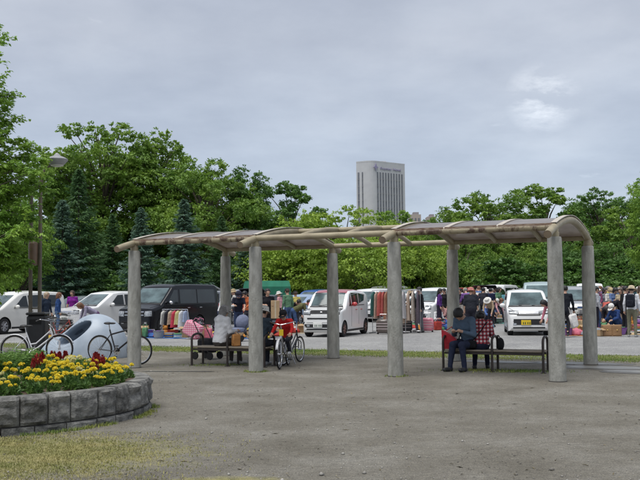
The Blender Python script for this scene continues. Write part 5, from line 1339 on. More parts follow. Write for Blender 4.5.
# crossbody straps
def strap(label, loc, rz, pts_, m):
    t = thing('shoulder_bag', label, 'bag', loc, rz); MB().tube(pts_, .012, 5).obj('strap', m, t, True)
    MB().bbox((pts_[-1][0], pts_[-1][1], pts_[-1][2] - .05), (.22, .10, .15), .03).obj('pouch', m, t, True)
M_BAGK = cloth((.012, .012, .014), 'black_bag')
lc = BR + DU * .50 + DV * .27
strap('black crossbody bag worn over the denim shirt', lc, R(FACE_U - 22), [(.13, -.06, .98), (.08, -.215, .93), (-.02, -.235, .80), (-.12, -.21, .68), (-.20, -.14, .60)], M_BAGK)
lc = BR + DU * .74 + DV * .15
strap('black crossbody bag worn over the plaid shirt', lc, R(FACE_U + 196), [(-.13, -.09, .96), (-.10, .04, .95), (.0, .115, .80), (.10, .135, .68), (.20, .10, .58)], M_BAGK)
def red_bag():
    t = thing('red_tote_bag', 'red folded bag leaning on bench arm beside the denim shirt', 'bag', BR + DU * .13 + DV * .2 + Vector((0, 0, .425)), R(FACE_U))
    V = []; prof = [(-.16, .0), (.14, .0), (.17, .10), (.10, .22), (.0, .30), (-.10, .37), (-.15, .40), (-.17, .2)]
    MB().prism([(x, z) for x, z in prof], .12, (0, 0, 0), RY(R(-8))).obj('body', mat('red_nylon', (.45, .012, .025), .55, .2, 9, .5, 14), t); MB().tube([(-.12, 0, .36), (.0, -.02, .44), (.10, 0, .25)], .012, 5).obj('handle', mat('red_nylon', (.45, .012, .025)), t)
    t2 = thing('handbag', 'black bag hanging from the middle bench arm', 'bag', BR + DU * 1.06 + DV * .22 + Vector((0, 0, .43)), R(FACE_U))
    MB().ell((0.05, 0, .10), (.07, .13, .13), 12, 8).obj('body', M_BAGK, t2, True); MB().tube([(.04, -.09, .18), (.0, -.04, .27), (.0, .04, .27), (.04, .09, .18)], .012, 6).obj('handle', M_BAGK, t2)
red_bag()
# --- people around the stalls
K = lambda *a: a
person('grey haired person in navy jacket behind the white city bicycle', 45.5, 35.5, 60, 'stand', (.02, .03, .05), (.10, .08, .07), hair='blond', style='bob')
person('brown haired person in blue jacket and jeans by the pearl minivan', 57.5, 37, 110, 'stand', (.025, .06, .17), (.09, .15, .26), hair='auburn', style='bob', size=.99)
person('person in purple shirt with white mask in front of dark hatchback', 72.5, 41, -8, 'stand', (.20, .02, .24), (.03, .03, .05), hair='brown', style='bob', size=1.04, sleeves=False)
person('woman bending over in grey vest with tan sleeves before the white car', 92.5, 33.5, -60, 'bend', (.24, .22, .30), (.10, .05, .12), hair='auburn', style='bob')
person('person in white sleeves half hidden behind the back pillar', 221, 32, 120, 'browse', (.66, .66, .66), (.05, .06, .10))
person('person in black printed shirt and dark cap unpacking goods', 238.5, 33, 10, 'browse', (.015, .017, .03), (.04, .06, .12), hat='cap', hatc=(.03, .03, .05), sleeves=False)
person('person in orange shirt behind the second pillar', 248, 36, -30, 'browse', (.50, .13, .05), (.05, .05, .07))
person('man in black shirt carrying a cardboard sheet', 267.5, 31.5, 15, 'stand', (.012, .012, .016), (.02, .02, .025), var=2, size=1.02, sleeves=False, fat=1.08)
person('man in olive vest and jeans bending toward the pale blue sedan', 297, 36, 95, 'bend', (.10, .10, .045), (.05, .09, .20))
person('person in black carrying things behind the boxy white car', 292, 39, 40, 'bend', (.02, .02, .025), (.03, .04, .07))
person('woman in beige hat and black coat at the coat rack', 416.5, 35.3, -100, 'browse', (.014, .014, .016), (.10, .10, .12), hat='bucket', hatc=(.36, .27, .17), longtop=.12, style='bob', size=.98)
person('person in black jacket facing the hanging coats', 421.5, 34.6, -85, 'stand', (.012, .012, .015), (.11, .115, .13), size=1.03, longtop=.06)
person('woman in long purple and black dress near the white minivan', 439.5, 41, 80, 'stand', (.09, .03, .17), (.02, .015, .03), style='long', skirt=True)
person('person in black coat beside the purple dressed woman', 445.5, 42, -60, 'stand', (.012, .012, .014), (.02, .02, .02), longtop=.12)
person('person in white shirt sitting on the ground among spread goods', 439, 41, 30, 'floor', (.66, .66, .66), (.03, .03, .05))
person('person in pink shirt crouching beside the seated white shirt', 446, 41.5, -70, 'crouch', (.55, .30, .28), (.05, .04, .05))
person('person in black standing just past the third back pillar', 461, 43, -40, 'stand', (.014, .014, .02), (.45, .42, .38))
person('stout person in dark shirt with pink hair wrap behind the couple', 471.5, 33, 165, 'stand', (.022, .024, .032), (.02, .02, .03), hair='auburn', style='short', hat='bucket', hatc=(.52, .20, .18), fat=1.3, size=1.0, sleeves=False)
person('person in blue shirt standing by the red hatchback', 479, 52, 150, 'stand', (.06, .13, .30), (.10, .10, .12), hair='auburn', size=1.08)
person('person in white top behind the blue shirted person', 484, 54, 40, 'stand', (.65, .62, .60), (.05, .05, .07), size=1.05)
person('person in navy with backpack walking between the stalls', 491, 47, 172, 'walk', (.02, .03, .075), (.05, .05, .06))
person('person in grey-green jacket bending at a stall table', 486, 46, -80, 'bend', (.20, .22, .22), (.06, .07, .10))
person('person in blue crouching at the goods on the sheet', 484, 42.5, 60, 'crouch', (.10, .18, .42), (.03, .03, .05))
person('person in white crouching over toys by the stall row', 475, 44, -30, 'crouch', (.65, .63, .60), (.05, .08, .16))
person('person in pale pink jacket leaning behind the last front pillar', 557, 30.2, -75, 'bend', (.55, .20, .26), (.012, .012, .014), size=.98, style='bob')
person('person in black suit holding a white bag', 566, 30.3, 160, 'walk', (.012, .014, .02), (.014, .014, .018), longtop=.10, size=1.02)
person('man in straw hat and white shirt with khaki trousers', 632.5, 30, 150, 'stand', (.64, .65, .68), (.17, .165, .115), hat='brim', hatc=(.56, .47, .33), size=1.0, shoes=(.3, .3, .3))
person('person in black standing right beside the straw hat man', 625.5, 31.5, 100, 'stand', (.012, .012, .014), (.02, .02, .025), longtop=.1, size=1.0)
person('person in grey shirt partly hidden by the last back pillar', 596, 34.5, 100, 'stand', (.36, .37, .40), (.02, .02, .03))
person('person in navy with white cap crouching over the stall goods', 616.5, 34, -60, 'crouch', (.02, .045, .14), (.02, .04, .10), hat='cap', hatc=(.68, .66, .64), size=1.06)
person('person in black with white hat bending at the tan sheet', 611, 36, 80, 'bend', (.014, .014, .02), (.10, .09, .09), hat='bucket', hatc=(.66, .64, .6))
person('person in blue scarf and grey coat among the crowd', 605, 39, 30, 'stand', (.20, .20, .24), (.08, .06, .06), size=.97, style='bob')
person('person in beige dress among the crowded stalls', 622, 37, -40, 'stand', (.46, .38, .26), (.42, .35, .25), skirt=True, style='long', hair='brown', size=.96)
person('person in white sunhat by the last back pillar', 597.5, 41, -20, 'stand', (.20, .22, .16), (.05, .05, .06), hat='brim', hatc=(.68, .68, .66))
CROWD = [((.45, .10, .08), 'red'), ((.55, .53, .50), 'off-white'), ((.03, .03, .04), 'charcoal'), ((.12, .18, .34), 'denim blue'), ((.40, .30, .20), 'tan'), ((.60, .32, .34), 'rose'), ((.10, .20, .12), 'forest green'), ((.50, .42, .12), 'mustard'), ((.16, .05, .10), 'maroon'), ((.30, .34, .40), 'slate grey'), ((.20, .10, .30), 'violet'), ((.05, .22, .26), 'teal')]
rc_ = random.Random(77); kk = 0
used = set()
for (x0, x1, ya, yb, n) in [(598, 642, 44, 64, 30), (590, 632, 34.5, 43, 16), (466, 500, 41, 49, 9), (472, 502, 50, 62, 10), (424, 462, 43, 58, 8), (232, 262, 40, 46, 4), (276, 300, 38, 44, 3), (510, 520, 46, 60, 3), (330, 345, 44, 50, 1)]:
    for i in range(n):
        px = x0 + (x1 - x0) * (i + .5) / n + rc_.uniform(-1.2, 1.2); Y = rc_.uniform(ya, yb); c, cn = CROWD[kk % len(CROWD)]; kd = rc_.choice(['stand', 'stand', 'browse', 'walk', 'bend'])
        hat = rc_.choice([None, None, 'bucket', 'cap', 'brim']); hc, hn = rc_.choice([((.66, .64, .6), 'white'), ((.03, .03, .03), 'black'), ((.42, .33, .2), 'tan')])
        bt, bn_ = rc_.choice([((.03, .03, .04), 'black'), ((.06, .10, .2), 'blue'), ((.2, .18, .14), 'khaki')])
        hr = rc_.choice(['black', 'brown', 'auburn', 'grey'])
        wh = {590: 'near the brown chest', 466: 'past the plaid couple', 598: 'behind the straw hat man', 472: 'by the red hatchback', 424: 'near the pale teal wagon', 276: 'near the pale blue sedan', 232: 'near the silver minivan', 510: 'near the teal sign board', 330: 'behind the boxy white car'}[x0]
        do = {'stand': 'standing', 'browse': 'browsing', 'walk': 'walking', 'bend': 'bending over'}[kd]
        lab = '%s topped person%s %s %s' % (cn, (' in %s hat' % hn) if hat else ' with %s hair' % hr, do, wh)
        if lab in used: lab = lab.replace(' %s %s' % (do, wh), ' and %s trousers %s %s' % (bn_, do, wh))
        used.add(lab)
        person(lab, px, Y, rc_.uniform(-180, 180), kd, c, bt, hair=hr, style=rc_.choice(['short', 'bob', 'long']) if not hat else 'short', hat=hat, hatc=hc, size=rc_.uniform(.92, 1.04)); kk += 1

# ------------------------------------------------------------------ bicycles
WH = {}
def bike_wheel(r, tyre_m, fender=None):
    k = (r, tyre_m.name)
    if k in WH: return WH[k]
    n = 30; ring = lambda rad: [(0, rad * math.cos(2 * math.pi * i / n), rad * math.sin(2 * math.pi * i / n)) for i in range(n)]
    ty = MB().tube(ring(r - .018), .018, 7, closed=True).mesh('tyre', tyre_m, True)
    rim = MB().tube(ring(r - .042), .010, 5, closed=True).mesh('rim', M_CHR, True)
    sp = MB()
    for i in range(18):
        a = 2 * math.pi * i / 18; sp.tube([((-1) ** i * .025, .02 * math.cos(a), .02 * math.sin(a)), (0, (r - .045) * math.cos(a + .12), (r - .045) * math.sin(a + .12))], .0018, 3, cap=False)
    sp.tube([(-.05, 0, 0), (.05, 0, 0)], .022, 8); WH[k] = (ty, rim, sp.mesh('spokes', M_CHR)); return WH[k]
def bicycle(label, loc, rz, fm, r=.33, wb=1.08, city=True, fend=None, basket=None, seat_m=None, rack=False, scale=1.0):
    """faces -Y; local origin midway between the wheels on the ground"""
    t = thing('bicycle', label, 'bicycle', loc, rz); t.scale = (scale,) * 3
    yf, yr = -wb / 2, wb / 2; T_ = bike_wheel(r, M_TYRE)
    for y in (yf, yr):
        o = link('wheel', T_[0], t, (0, y, r)); link('rim', T_[1], o); s = link('spokes', T_[2], o); s['kind'] = 'stuff'
    bb = Vector((0, .10, .29)); st = Vector((0, .26, .72 if city else .78)); hd = Vector((0, yf + .22, .82 if city else .80)); hd2 = Vector((0, yf + .16, .62)); ra = Vector((0, yr, r)); fa = Vector((0, yf, r))
    f = MB().tube([bb, st], .017, 8).tube([hd, hd2], .02, 8)
    if city: f.tube([hd2, Vector((0, -.02, .36)), bb], .02, 8).tube([hd * .7 + hd2 * .3, Vector((0, .02, .46)), bb.lerp(st, .35)], .016, 8)
    else: f.tube([hd2, bb], .022, 8).tube([hd, bb.lerp(st, .78)], .02, 8)
    for s in (-.035, .035): f.tube([bb + Vector((s * .5, 0, 0)), ra + Vector((s, 0, 0))], .010, 6).tube([bb.lerp(st, .8), ra + Vector((s, 0, 0))], .008, 6).tube([hd2 + Vector((0, 0, -.02)), fa + Vector((s, 0, .18)), fa + Vector((s, 0, 0))], .012, 6)
    f.obj('frame', fm, t, True)
    sm = seat_m or M_TRIM
    MB().tube([st, st + Vector((0, .02, .12))], .013, 6).obj('seat_post', M_CHR, t, True)
    MB().ell(st + Vector((0, .05, .145)), (.085, .10, .03), 12, 6).ell(st + Vector((0, -.06, .145)), (.032, .10, .024), 10, 6).obj('saddle', sm, t, True)
    hb = hd + Vector((0, .02, .14))
    pts_ = [hb + Vector(p) for p in ([(-.28, .22, .02), (-.27, .12, .06), (-.15, -.03, .03), (0, -.05, 0), (.15, -.03, .03), (.27, .12, .06), (.28, .22, .02)] if city else [(-.30, .05, .02), (-.15, 0, .01), (0, -.02, 0), (.15, 0, .01), (.30, .05, .02)])]
    MB().tube([hd, hb + Vector((0, -.04, 0))], .013, 6).tube(pts_, .011, 6).obj('handlebar', M_CHR if city else M_TRIM, t, True)
    for i, j in ((0, 1), (-1, -2)): MB().tube([pts_[i], pts_[i].lerp(pts_[j], .9)], .017, 6).obj('grip', M_TRIM, t, True)
    cr_ = MB(); cr_.lathe([(.085, -.004), (.085, .004)], 18, bb + Vector((.05, 0, 0)), RY(math.pi / 2)).tube([bb + Vector((-.06, 0, 0)), bb + Vector((.06, 0, 0))], .015, 6).tube([bb + Vector((.06, 0, 0)), bb + Vector((.065, .09, -.13))], .009, 5).tube([bb + Vector((-.06, 0, 0)), bb + Vector((-.065, -.09, .13))], .009, 5)
    cr_.obj('crank', M_CHR, t, True)
    for s in (1, -1): MB().bbox(bb + Vector((s * .11, s * .09, -s * .13)), (.09, .07, .02), .005).obj('pedal', M_TRIM, t)
    if fend:
        for y, a0, a1 in ((yf, 20, 170), (yr, -5, 190)):
            q = [(0, y - (r + .02) * math.cos(R(a)) * (1 if y < 0 else -1), r + (r + .02) * math.sin(R(a))) for a in range(a0, a1, 10)]
            V = []; F = []
            for p in q: V += [(-.03, p[1], p[2] - .008), (0, p[1], p[2] + .004), (.03, p[1], p[2] - .008)]
            for i in range(len(q) - 1): F += [(3 * i, 3 * i + 1, 3 * i + 4, 3 * i + 3), (3 * i + 1, 3 * i + 2, 3 * i + 5, 3 * i + 4)]
            o = MB().add(V, F).obj('fender', fend, t, True); 
            sm_ = o.modifiers.new('thick', 'SOLIDIFY'); sm_.thickness = .004
    if basket:
        m = MB(); c = hd + Vector((0, -.20, .10))
        for z in (-.11, -.04, .03, .11):
            k = .8 + .2 * (z + .11) / .22; m.tube([c + Vector((x * k, y * k, z)) for x, y in ((-.18, -.14), (.18, -.14), (.18, .14), (-.18, .14))], .004, 4, closed=True)
        for i in range(9):
            x = -.18 + .045 * i
            for y in (-.14, .14): m.tube([c + Vector((x * .8, y * .8, -.11)), c + Vector((x, y, .11))], .003, 3)
        for i in range(1, 7):
            y = -.14 + .04 * i
            for x in (-.18, .18): m.tube([c + Vector((x * .8, y * .8, -.11)), c + Vector((x, y, .11))], .003, 3)
        m.box(c + Vector((0, 0, -.112)), (.28, .22, .006)); o = m.obj('basket', basket, t); o['kind'] = 'stuff'
    MB().tube([bb + Vector((-.03, .06, -.02)), Vector((-.18, .22, .01))], .009, 5).obj('kickstand', M_CHR, t)
    return t
M_BW = paint((.66, .66, .68), 'bike_white'); M_BK = paint((.012, .012, .014), 'bike_black'); M_BS = mat('bike_silver', (.5, .5, .52), .3, .05, metal=.8)
a = gx(15, 21.3); b = gx(59, 21.0)
bicycle('white step-through city bicycle with basket in front of the litter bin', (a + b) / 2, R(88), M_BW, fend=M_BW, basket=mat('basket_wire', (.05, .05, .05), .5), wb=1.06)
bicycle('black mountain bicycle leaning at the first pillar', gx(119.5, 20.6), R(70), M_BK, city=False, r=.33, wb=1.04)
bicycle('red and white bicycle parked before the bending woman', gx(60, 28.5), R(70), mat('bike_red', (.40, .05, .04), .35, coat=.5), fend=M_BW, basket=M_BW)
bicycle('silver bicycle seen head on with yellow tag by the second pillar', gx(284, 19.35), R(-8), M_BS, fend=M_BW, scale=.95)
t = thing('bike_tag', 'yellow tag on the front of the silver bicycle', 'tag', gx(281.5, 18.75) + Vector((0, 0, .70)), R(-14)); MB().bbox((0, 0, .06), (.09, .012, .13), .004).obj('plate', M_PLY, t); MB().tube([(0, .02, .12), (0, .05, .16)], .006, 5).obj('clip', M_CHR, t)
person('child in red jacket and black cap astride the silver bicycle', 0, 0, -14, 'ride', (.46, .02, .02), (.02, .022, .03), (.5, .5, .5), 'black', 'short', 'cap', (.015, .015, .018), .80, h=.0135, loc=gx(284, 19.35) + Vector((.03, .22, 0)))
bicycle('dark bicycle standing behind the silver one', gx(292, 20.3), R(160), M_BK, scale=.9)

# ------------------------------------------------------------------ goods of the flea market
rg = random.Random(91)
def lump(name, m, rx, ry, rz, seed):
    r = np.random.default_rng(seed); ph = r.uniform(0, 6, 6)
    def f(P):
        d = (np.linalg.norm(P / np.array([rx, ry, rz]), axis=1) - 1) * min(rx, ry, rz)
        d += .14 * rz * (np.sin(P[:, 0] / rx * 5 + ph[0]) * np.sin(P[:, 1] / ry * 4 + ph[1]) + .6 * np.sin(P[:, 0] / rx * 9 + ph[2] + P[:, 1] / ry * 7))
        return np.maximum(d, -.004 - P[:, 2])
    V, F = snets(f, (-rx * 1.3, -ry * 1.3, -.03), (rx * 1.3, ry * 1.3, rz * 1.4), max(rx, ry) / 11); V[:, 2] = np.maximum(V[:, 2], 0)
    return npmesh(name, V, F, m, True)
LUMPS = [lump('cloth', None, .24, .18, .12, 5 + k) for k in range(4)]
for l in LUMPS: l.materials.append(None)
def setm(o, m): o.material_slots[0].link = 'OBJECT'; o.material_slots[0].material = m; return o
GC = [((.55, .16, .22), 'pink'), ((.62, .60, .56), 'white'), ((.05, .12, .34), 'blue'), ((.48, .36, .05), 'yellow'), ((.03, .03, .035), 'black'), ((.36, .05, .04), 'red'), ((.10, .24, .12), 'green'), ((.40, .28, .16), 'tan'), ((.25, .27, .30), 'grey'), ((.16, .30, .42), 'sky blue'), ((.42, .18, .04), 'orange'), ((.20, .10, .28), 'purple')]
M_CARD = mat('cardboard', (.40, .27, .15), .85, .1, 6)
M_WOOD = mat('plain_wood', (.30, .17, .08), .7, .2, 5, .2, 30, stretch=(1, 6, 6))
glabels = set()
def good(kind, p, c, cn, where):
    lab = {'pile': '%s crumpled clothes lying %s', 'box': 'cardboard box with %s contents %s', 'bag': '%s carrier bag standing %s', 'toy': '%s rounded soft toy %s', 'stack': 'folded stack topped with %s cloth %s', 'bin': '%s plastic tub %s', 'shoe': 'pair of %s shoes %s'}[kind] % (cn, where)
    grp = None
    if lab in glabels: return
    glabels.add(lab); rz = rg.uniform(0, 6.28); m = cloth(c)
    if kind == 'pile':
        o = link('clothes_pile', rg.choice(LUMPS), None, p, rz); o.scale = (rg.uniform(.9, 1.7), rg.uniform(.9, 1.6), rg.uniform(.9, 1.8)); setm(o, m); tag(o, lab, 'clothes'); return
    t = thing({'box': 'cardboard_box', 'bag': 'carrier_bag', 'toy': 'soft_toy', 'stack': 'folded_clothes', 'bin': 'plastic_tub', 'shoe': 'shoes'}[kind], lab, {'box': 'box', 'bag': 'bag', 'toy': 'toy', 'stack': 'clothes', 'bin': 'tub', 'shoe': 'shoes'}[kind], p, rz)
    if kind == 'box':
        w_, d_, h_ = rg.uniform(.3, .5), rg.uniform(.25, .38), rg.uniform(.2, .34)
        b = MB().box((0, 0, .005), (w_, d_, .01))
        for x, y, a, e in ((0, -d_ / 2, w_, .008), (0, d_ / 2, w_, .008), (-w_ / 2, 0, .008, d_), (w_ / 2, 0, .008, d_)): b.box((x, y, h_ / 2), (a, e, h_))
        b.obj('carton', M_CARD, t)
        for s in (-1, 1): MB().box((0, s * (d_ / 2 + .05), h_ + .02), (w_, .12, .006), RX(s * R(-35))).obj('flap', M_CARD, t)
        o = setm(link('contents', rg.choice(LUMPS), t, (0, 0, h_ * .65)), m); o.scale = (w_ / .56, d_ / .44, 1.0)
    elif kind == 'bag':
        MB().bbox((0, 0, .17), (.34, .16, .34), .03).obj('body', m, t, True)
        for s in (-1, 1): MB().tube([(-.08, s * .06, .33), (-.06, s * .06, .46), (.06, s * .06, .46), (.08, s * .06, .33)], .008, 5).obj('handle', m, t, True)
    elif kind == 'toy':
        b = MB().ell((0, 0, .13), (.13, .11, .13), 12, 8).ell((0, -.02, .31), (.10, .09, .09), 12, 8)
        for s in (-1, 1): b.ell((s * .08, 0, .39), (.035, .02, .035), 8, 5).ell((s * .12, -.07, .16), (.04, .07, .04), 8, 5).ell((s * .08, -.12, .04), (.05, .08, .045), 8, 5)
        o = b.obj('body', m, t, True); o['kind'] = 'stuff'
    elif kind == 'stack':
        for k in range(rg.randint(3, 6)):
            MB().bbox((rg.uniform(-.01, .01), rg.uniform(-.01, .01), .02 + k * .04), (.32, .26, .038), .015).obj('folded_piece', cloth(rg.choice(GC)[0]) if k % 2 else m, t, True)
    elif kind == 'bin':
        MB().lathe([(.16, 0), (.20, .24), (.215, .245), (.19, .22), (.15, .02)], 16).obj('tub', m, t, True, 50); setm(link('contents', LUMPS[0], t, (0, 0, .16)), cloth(rg.choice(GC)[0])).scale = (.6, .7, .8)
    else:
        for s in (-1, 1): MB().ell((s * .07, 0, .05), (.045, .13, .05), 10, 6).ell((s * .07, .06, .09), (.04, .06, .04), 8, 5).obj('shoe', m, t, True)
def spread(px, Y, w_, d_, c, cn, where, n, kinds, rot=None):
    ctr = gx(px, Y); rot = ANG if rot is None else rot; nx, ny = 12, 6; V = []; F = []
    for i in range(nx + 1):
        for j in range(ny + 1):
            x = (i / nx - .5) * w_; y = (j / ny - .5) * d_; V.append((x + .03 * math.sin(j * 2.1), y + .03 * math.sin(i * 1.7), .014 + .008 * math.sin(i * 1.9 + j)))
    for i in range(nx):
        for j in range(ny): q = i * (ny + 1) + j; F.append((q, q + ny + 1, q + ny + 2, q + 1))
    o = MB().add(V, F).obj('ground_sheet', cloth(c), None, True, loc=ctr, rz=rot); o.modifiers.new('thick', 'SOLIDIFY').thickness = .006
    tag(o, '%s ground sheet spread with goods %s' % (cn, where), 'sheet')
    tries = 0; pl_ = []
    while len(pl_) < n and tries < 300:
        tries += 1; x, y = rg.uniform(-.46, .46) * w_, rg.uniform(-.42, .42) * d_
        if any(math.hypot(x - a, y - b) < .30 for a, b in pl_): continue
        pl_.append((x, y)); c2, cn2 = rg.choice(GC); p = ctr + Vector((x * math.cos(rot) - y * math.sin(rot), x * math.sin(rot) + y * math.cos(rot), .022)); good(rg.choice(kinds), p, c2, cn2, where)
ALLK = ['pile', 'pile', 'box', 'bag', 'toy', 'stack', 'bin', 'shoe', 'pile']
spread(163, 32.6, 2.6, 1.1, (.06, .14, .34), 'blue', 'in front of the black van', 14, ALLK)
spread(205, 32.0, 1.8, 1.0, (.40, .42, .44), 'grey', 'by the black van doors', 9, ALLK)
spread(243, 31.8, 2.2, 1.2, (.06, .14, .34), 'blue', 'before the man with cardboard', 13, ALLK)
spread(289, 35.5, 1.7, 1.3, (.35, .30, .22), 'tan', 'beside the boxy white car', 10, ALLK)
spread(432, 38.2, 2.2, 1.5, (.55, .50, .56), 'pale lilac', 'near the purple dressed woman', 13, ALLK)
spread(455, 40.0, 2.0, 1.4, (.06, .14, .34), 'blue', 'behind the third back pillar', 11, ALLK)
spread(484, 44.0, 2.4, 1.8, (.10, .28, .24), 'teal', 'near the crouching person in blue', 14, ALLK)
spread(500, 47.5, 1.6, 1.6, (.40, .28, .16), 'tan', 'under the teal sign board', 9, ALLK)
spread(608, 32.4, 2.6, 1.7, (.56, .42, .24), 'tan', 'by the brown wooden chest', 15, ALLK)
spread(584, 31.5, 1.5, 1.4, (.50, .22, .10), 'orange', 'beside the last back pillar', 8, ALLK)
spread(613, 37.0, 2.8, 1.8, (.06, .14, .34), 'blue', 'among the crowded stalls', 15, ALLK)
spread(600, 44.0, 3.2, 2.0, (.45, .40, .34), 'beige', 'in the back of the crowd', 12, ALLK)
spread(62, 31.5, 1.8, 1.0, (.40, .06, .05), 'red', 'behind the white city bicycle', 9, ALLK)
spread(224, 34.0, 1.6, 1.1, (.42, .40, .36), 'off-white', 'left of the black shirted seller', 10, ALLK)
spread(262, 33.6, 1.8, 1.2, (.10, .28, .24), 'teal', 'behind the red jacketed child', 12, ALLK)
spread(303, 37.0, 1.2, 1.0, (.42, .40, .36), 'off-white', 'next to the bending olive vest man', 7, ALLK)
spread(445, 36.6, 2.0, 1.2, (.42, .40, .36), 'off-white', 'past the pink striped suitcase', 12, ALLK)
spread(468, 38.6, 1.8, 1.2, (.40, .06, .05), 'red', 'behind the plaid couple', 11, ALLK)
spread(592, 36.0, 1.8, 1.3, (.10, .28, .24), 'teal', 'left of the white capped shopper', 12, ALLK)
spread(629, 34.6, 2.2, 1.4, (.42, .40, .36), 'off-white', 'beside the straw hat man', 14, ALLK)
spread(606, 40.0, 2.6, 1.4, (.40, .06, .05), 'red', 'in the thick of the crowd', 13, ALLK)
# clothes racks: rack and every garment on it
def garment_mesh(h, seed):
    r = np.random.default_rng(seed); V = []; F = []; nz_, na = 9, 14; ph = r.uniform(0, 6)
    for i in range(nz_ + 1):
        f = i / nz_; z = -f * h; w_ = .20 + .05 * f if f > .12 else .05 + 1.25 * f; th = .035 + .05 * f
        for k in range(na):
            a = 2 * math.pi * k / na; q = 1 + .16 * f * math.sin(a * 4 + ph) + .08 * f * math.sin(a * 7 + ph * 2); V.append((th * q * math.sin(a), w_ * q * math.cos(a), z + .01 * math.sin(a * 3 + ph) * f))
    for i in range(nz_):
        for k in range(na): F.append((i * na + k, i * na + (k + 1) % na, (i + 1) * na + (k + 1) % na, (i + 1) * na + k))
    F.append(tuple(range(na))); F.append(tuple(range(nz_ * na, (nz_ + 1) * na)))
    return MB().add(V, F).mesh('garment', None, True, 60)
GM = {}
def rack(px, Y, L, H, rz, cols, where, h):
    p = gx(px, Y); t = thing('clothes_rack', 'metal clothes rack %s' % where, 'rack', p, rz)
    for s in (-1, 1):
        MB().tube([(s * L / 2, 0, 0), (s * L / 2, 0, H)], .014, 8).obj('post', M_CHR, t, True); MB().tube([(s * L / 2, -.28, .03), (s * L / 2, .28, .03)], .016, 6).obj('foot', M_TRIM, t, True)
    MB().tube([(-L / 2, 0, H), (L / 2, 0, H)], .013, 8).obj('rail', M_CHR, t, True); MB().tube([(-L / 2, 0, .08), (L / 2, 0, .08)], .010, 6).obj('lower_rail', M_CHR, t, True)
    seen = {}
    for k, (c, nm) in enumerate(cols):
        x = -L / 2 + L * (k + .5) / len(cols); q = p + RZ(rz) @ Vector((x, 0, H - .05)); hh = h * rg.uniform(.8, 1.08); kk_ = round(hh, 1)
        if (kk_, k % 3) not in GM: GM[(kk_, k % 3)] = garment_mesh(kk_, k); GM[(kk_, k % 3)].materials.append(None)
        g = thing('hanging_garment', '%s hanging on the rack %s' % (nm, where), 'clothes', q, rz + rg.uniform(-.15, .15)); o = link('garment', GM[(kk_, k % 3)], g); setm(o, cloth(c))
        MB().tube([(0, -.14, -.02), (0, 0, .03), (0, 0, .06), (0, .012, .075)], .004, 4).obj('hanger', M_CHR, g)
rack(389, 34.2, 1.35, 1.62, R(-28), [((.05, .13, .12), 'dark teal coat'), ((.42, .30, .24), 'dusty beige coat'), ((.50, .13, .11), 'coral red coat'), ((.40, .10, .09), 'brick red coat'), ((.33, .17, .11), 'rust coat'), ((.28, .15, .10), 'brown coat'), ((.46, .28, .17), 'camel coat'), ((.50, .34, .22), 'light camel coat'), ((.06, .05, .06), 'black coat'), ((.38, .36, .36), 'grey coat')], 'beside the boxy white car', 1.12)
rack(411, 34.4, .75, 1.62, R(-20), [((.60, .48, .38), 'long beige coat'), ((.55, .44, .36), 'pinkish beige coat'), ((.58, .50, .42), 'cream coat'), ((.10, .08, .10), 'dark plum coat')], 'near the beige hatted woman', 1.15)
rack(175, 33.2, 1.1, 1.0, R(-25), [((.55, .54, .50), 'white child shirt'), ((.03, .03, .04), 'black child shirt'), ((.50, .42, .30), 'cream child dress'), ((.52, .06, .10), 'red child shirt'), ((.56, .50, .24), 'pale yellow child dress'), ((.60, .60, .60), 'light grey child shirt'), ((.30, .36, .50), 'pale blue child shirt')], 'in front of the black van', .55)
# single larger goods
def pink_bag():
    t = thing('checked_bag', 'large pink checked bag tipped over beside the child clothes', 'bag', gx(193, 31.2), R(-20))
    m = bpy.data.materials.get('plaid_shirt'); pm = plaid(); pm.name = 'pink_check'; r = [n for n in pm.node_tree.nodes if n.type == 'VALTORGB'][0].color_ramp.elements; r[0].color = (.68, .50, .52, 1); r[1].color = (.60, .22, .30, 1); r[2].color = (.56, .14, .24, 1)
    MB().bbox((0, 0, .34), (.62, .34, .50), .06, RY(R(28))).obj('body', pm, t, True)
    for s in (-1, 1): MB().tube([(.05, s * .15, .60), (.18, s * .15, .74), (.32, s * .15, .70), (.33, s * .15, .52)], .012, 5).obj('handle', cloth((.5, .2, .3)), t, True)
pink_bag()
def chest(px, Y, lab):
    t = thing('wooden_chest', lab, 'chest', gx(px, Y), R(-8)); MB().bbox((0, 0, .19), (.62, .36, .38), .012).obj('box', M_WOOD, t)
    for s in (-1, 1): MB().bbox((s * .155, -.187, .19), (.27, .02, .30), .006).obj('drawer_front', M_WOOD, t); MB().ell((s * .155, -.21, .21), (.02, .02, .02), 8, 5).obj('knob', mat('brass', (.6, .45, .15), .3, metal=.8), t)
chest(611.5, 30.7, 'brown wooden chest with two drawers at the edge of tan sheet')
def suitcase(px, Y, c, lab):
    t = thing('suitcase', lab, 'suitcase', gx(px, Y), R(-15)); MB().bbox((0, 0, .30), (.48, .24, .50), .06).obj('shell', mat('case_%d' % (c[0] * 999), c, .4, .1, coat=.3), t, True)
    for x in (-.19, .19): MB().lathe([(.035, -.02), (.035, .02)], 10, (x, 0, .035), RX(math.pi / 2)).obj('wheel', M_TYRE, t)
    MB().tube([(-.12, .08, .54), (-.12, .08, .74), (.12, .08, .74), (.12, .08, .54)], .01, 6).obj('handle', M_CHR, t)
    for z in (.2, .3, .4): MB().box((0, -.122, z), (.44, .01, .02)).obj('rib', mat('case_rib', (.6, .5, .5), .4), t)
suitcase(427.5, 35.0, (.60, .20, .26), 'pink and white striped suitcase beside the black jacket person')
suitcase(406, 34.9, (.03, .03, .035), 'black suitcase under the long beige coat')
suitcase(383, 33.6, (.10, .08, .07), 'dark brown suitcase at the foot of the coat rack')
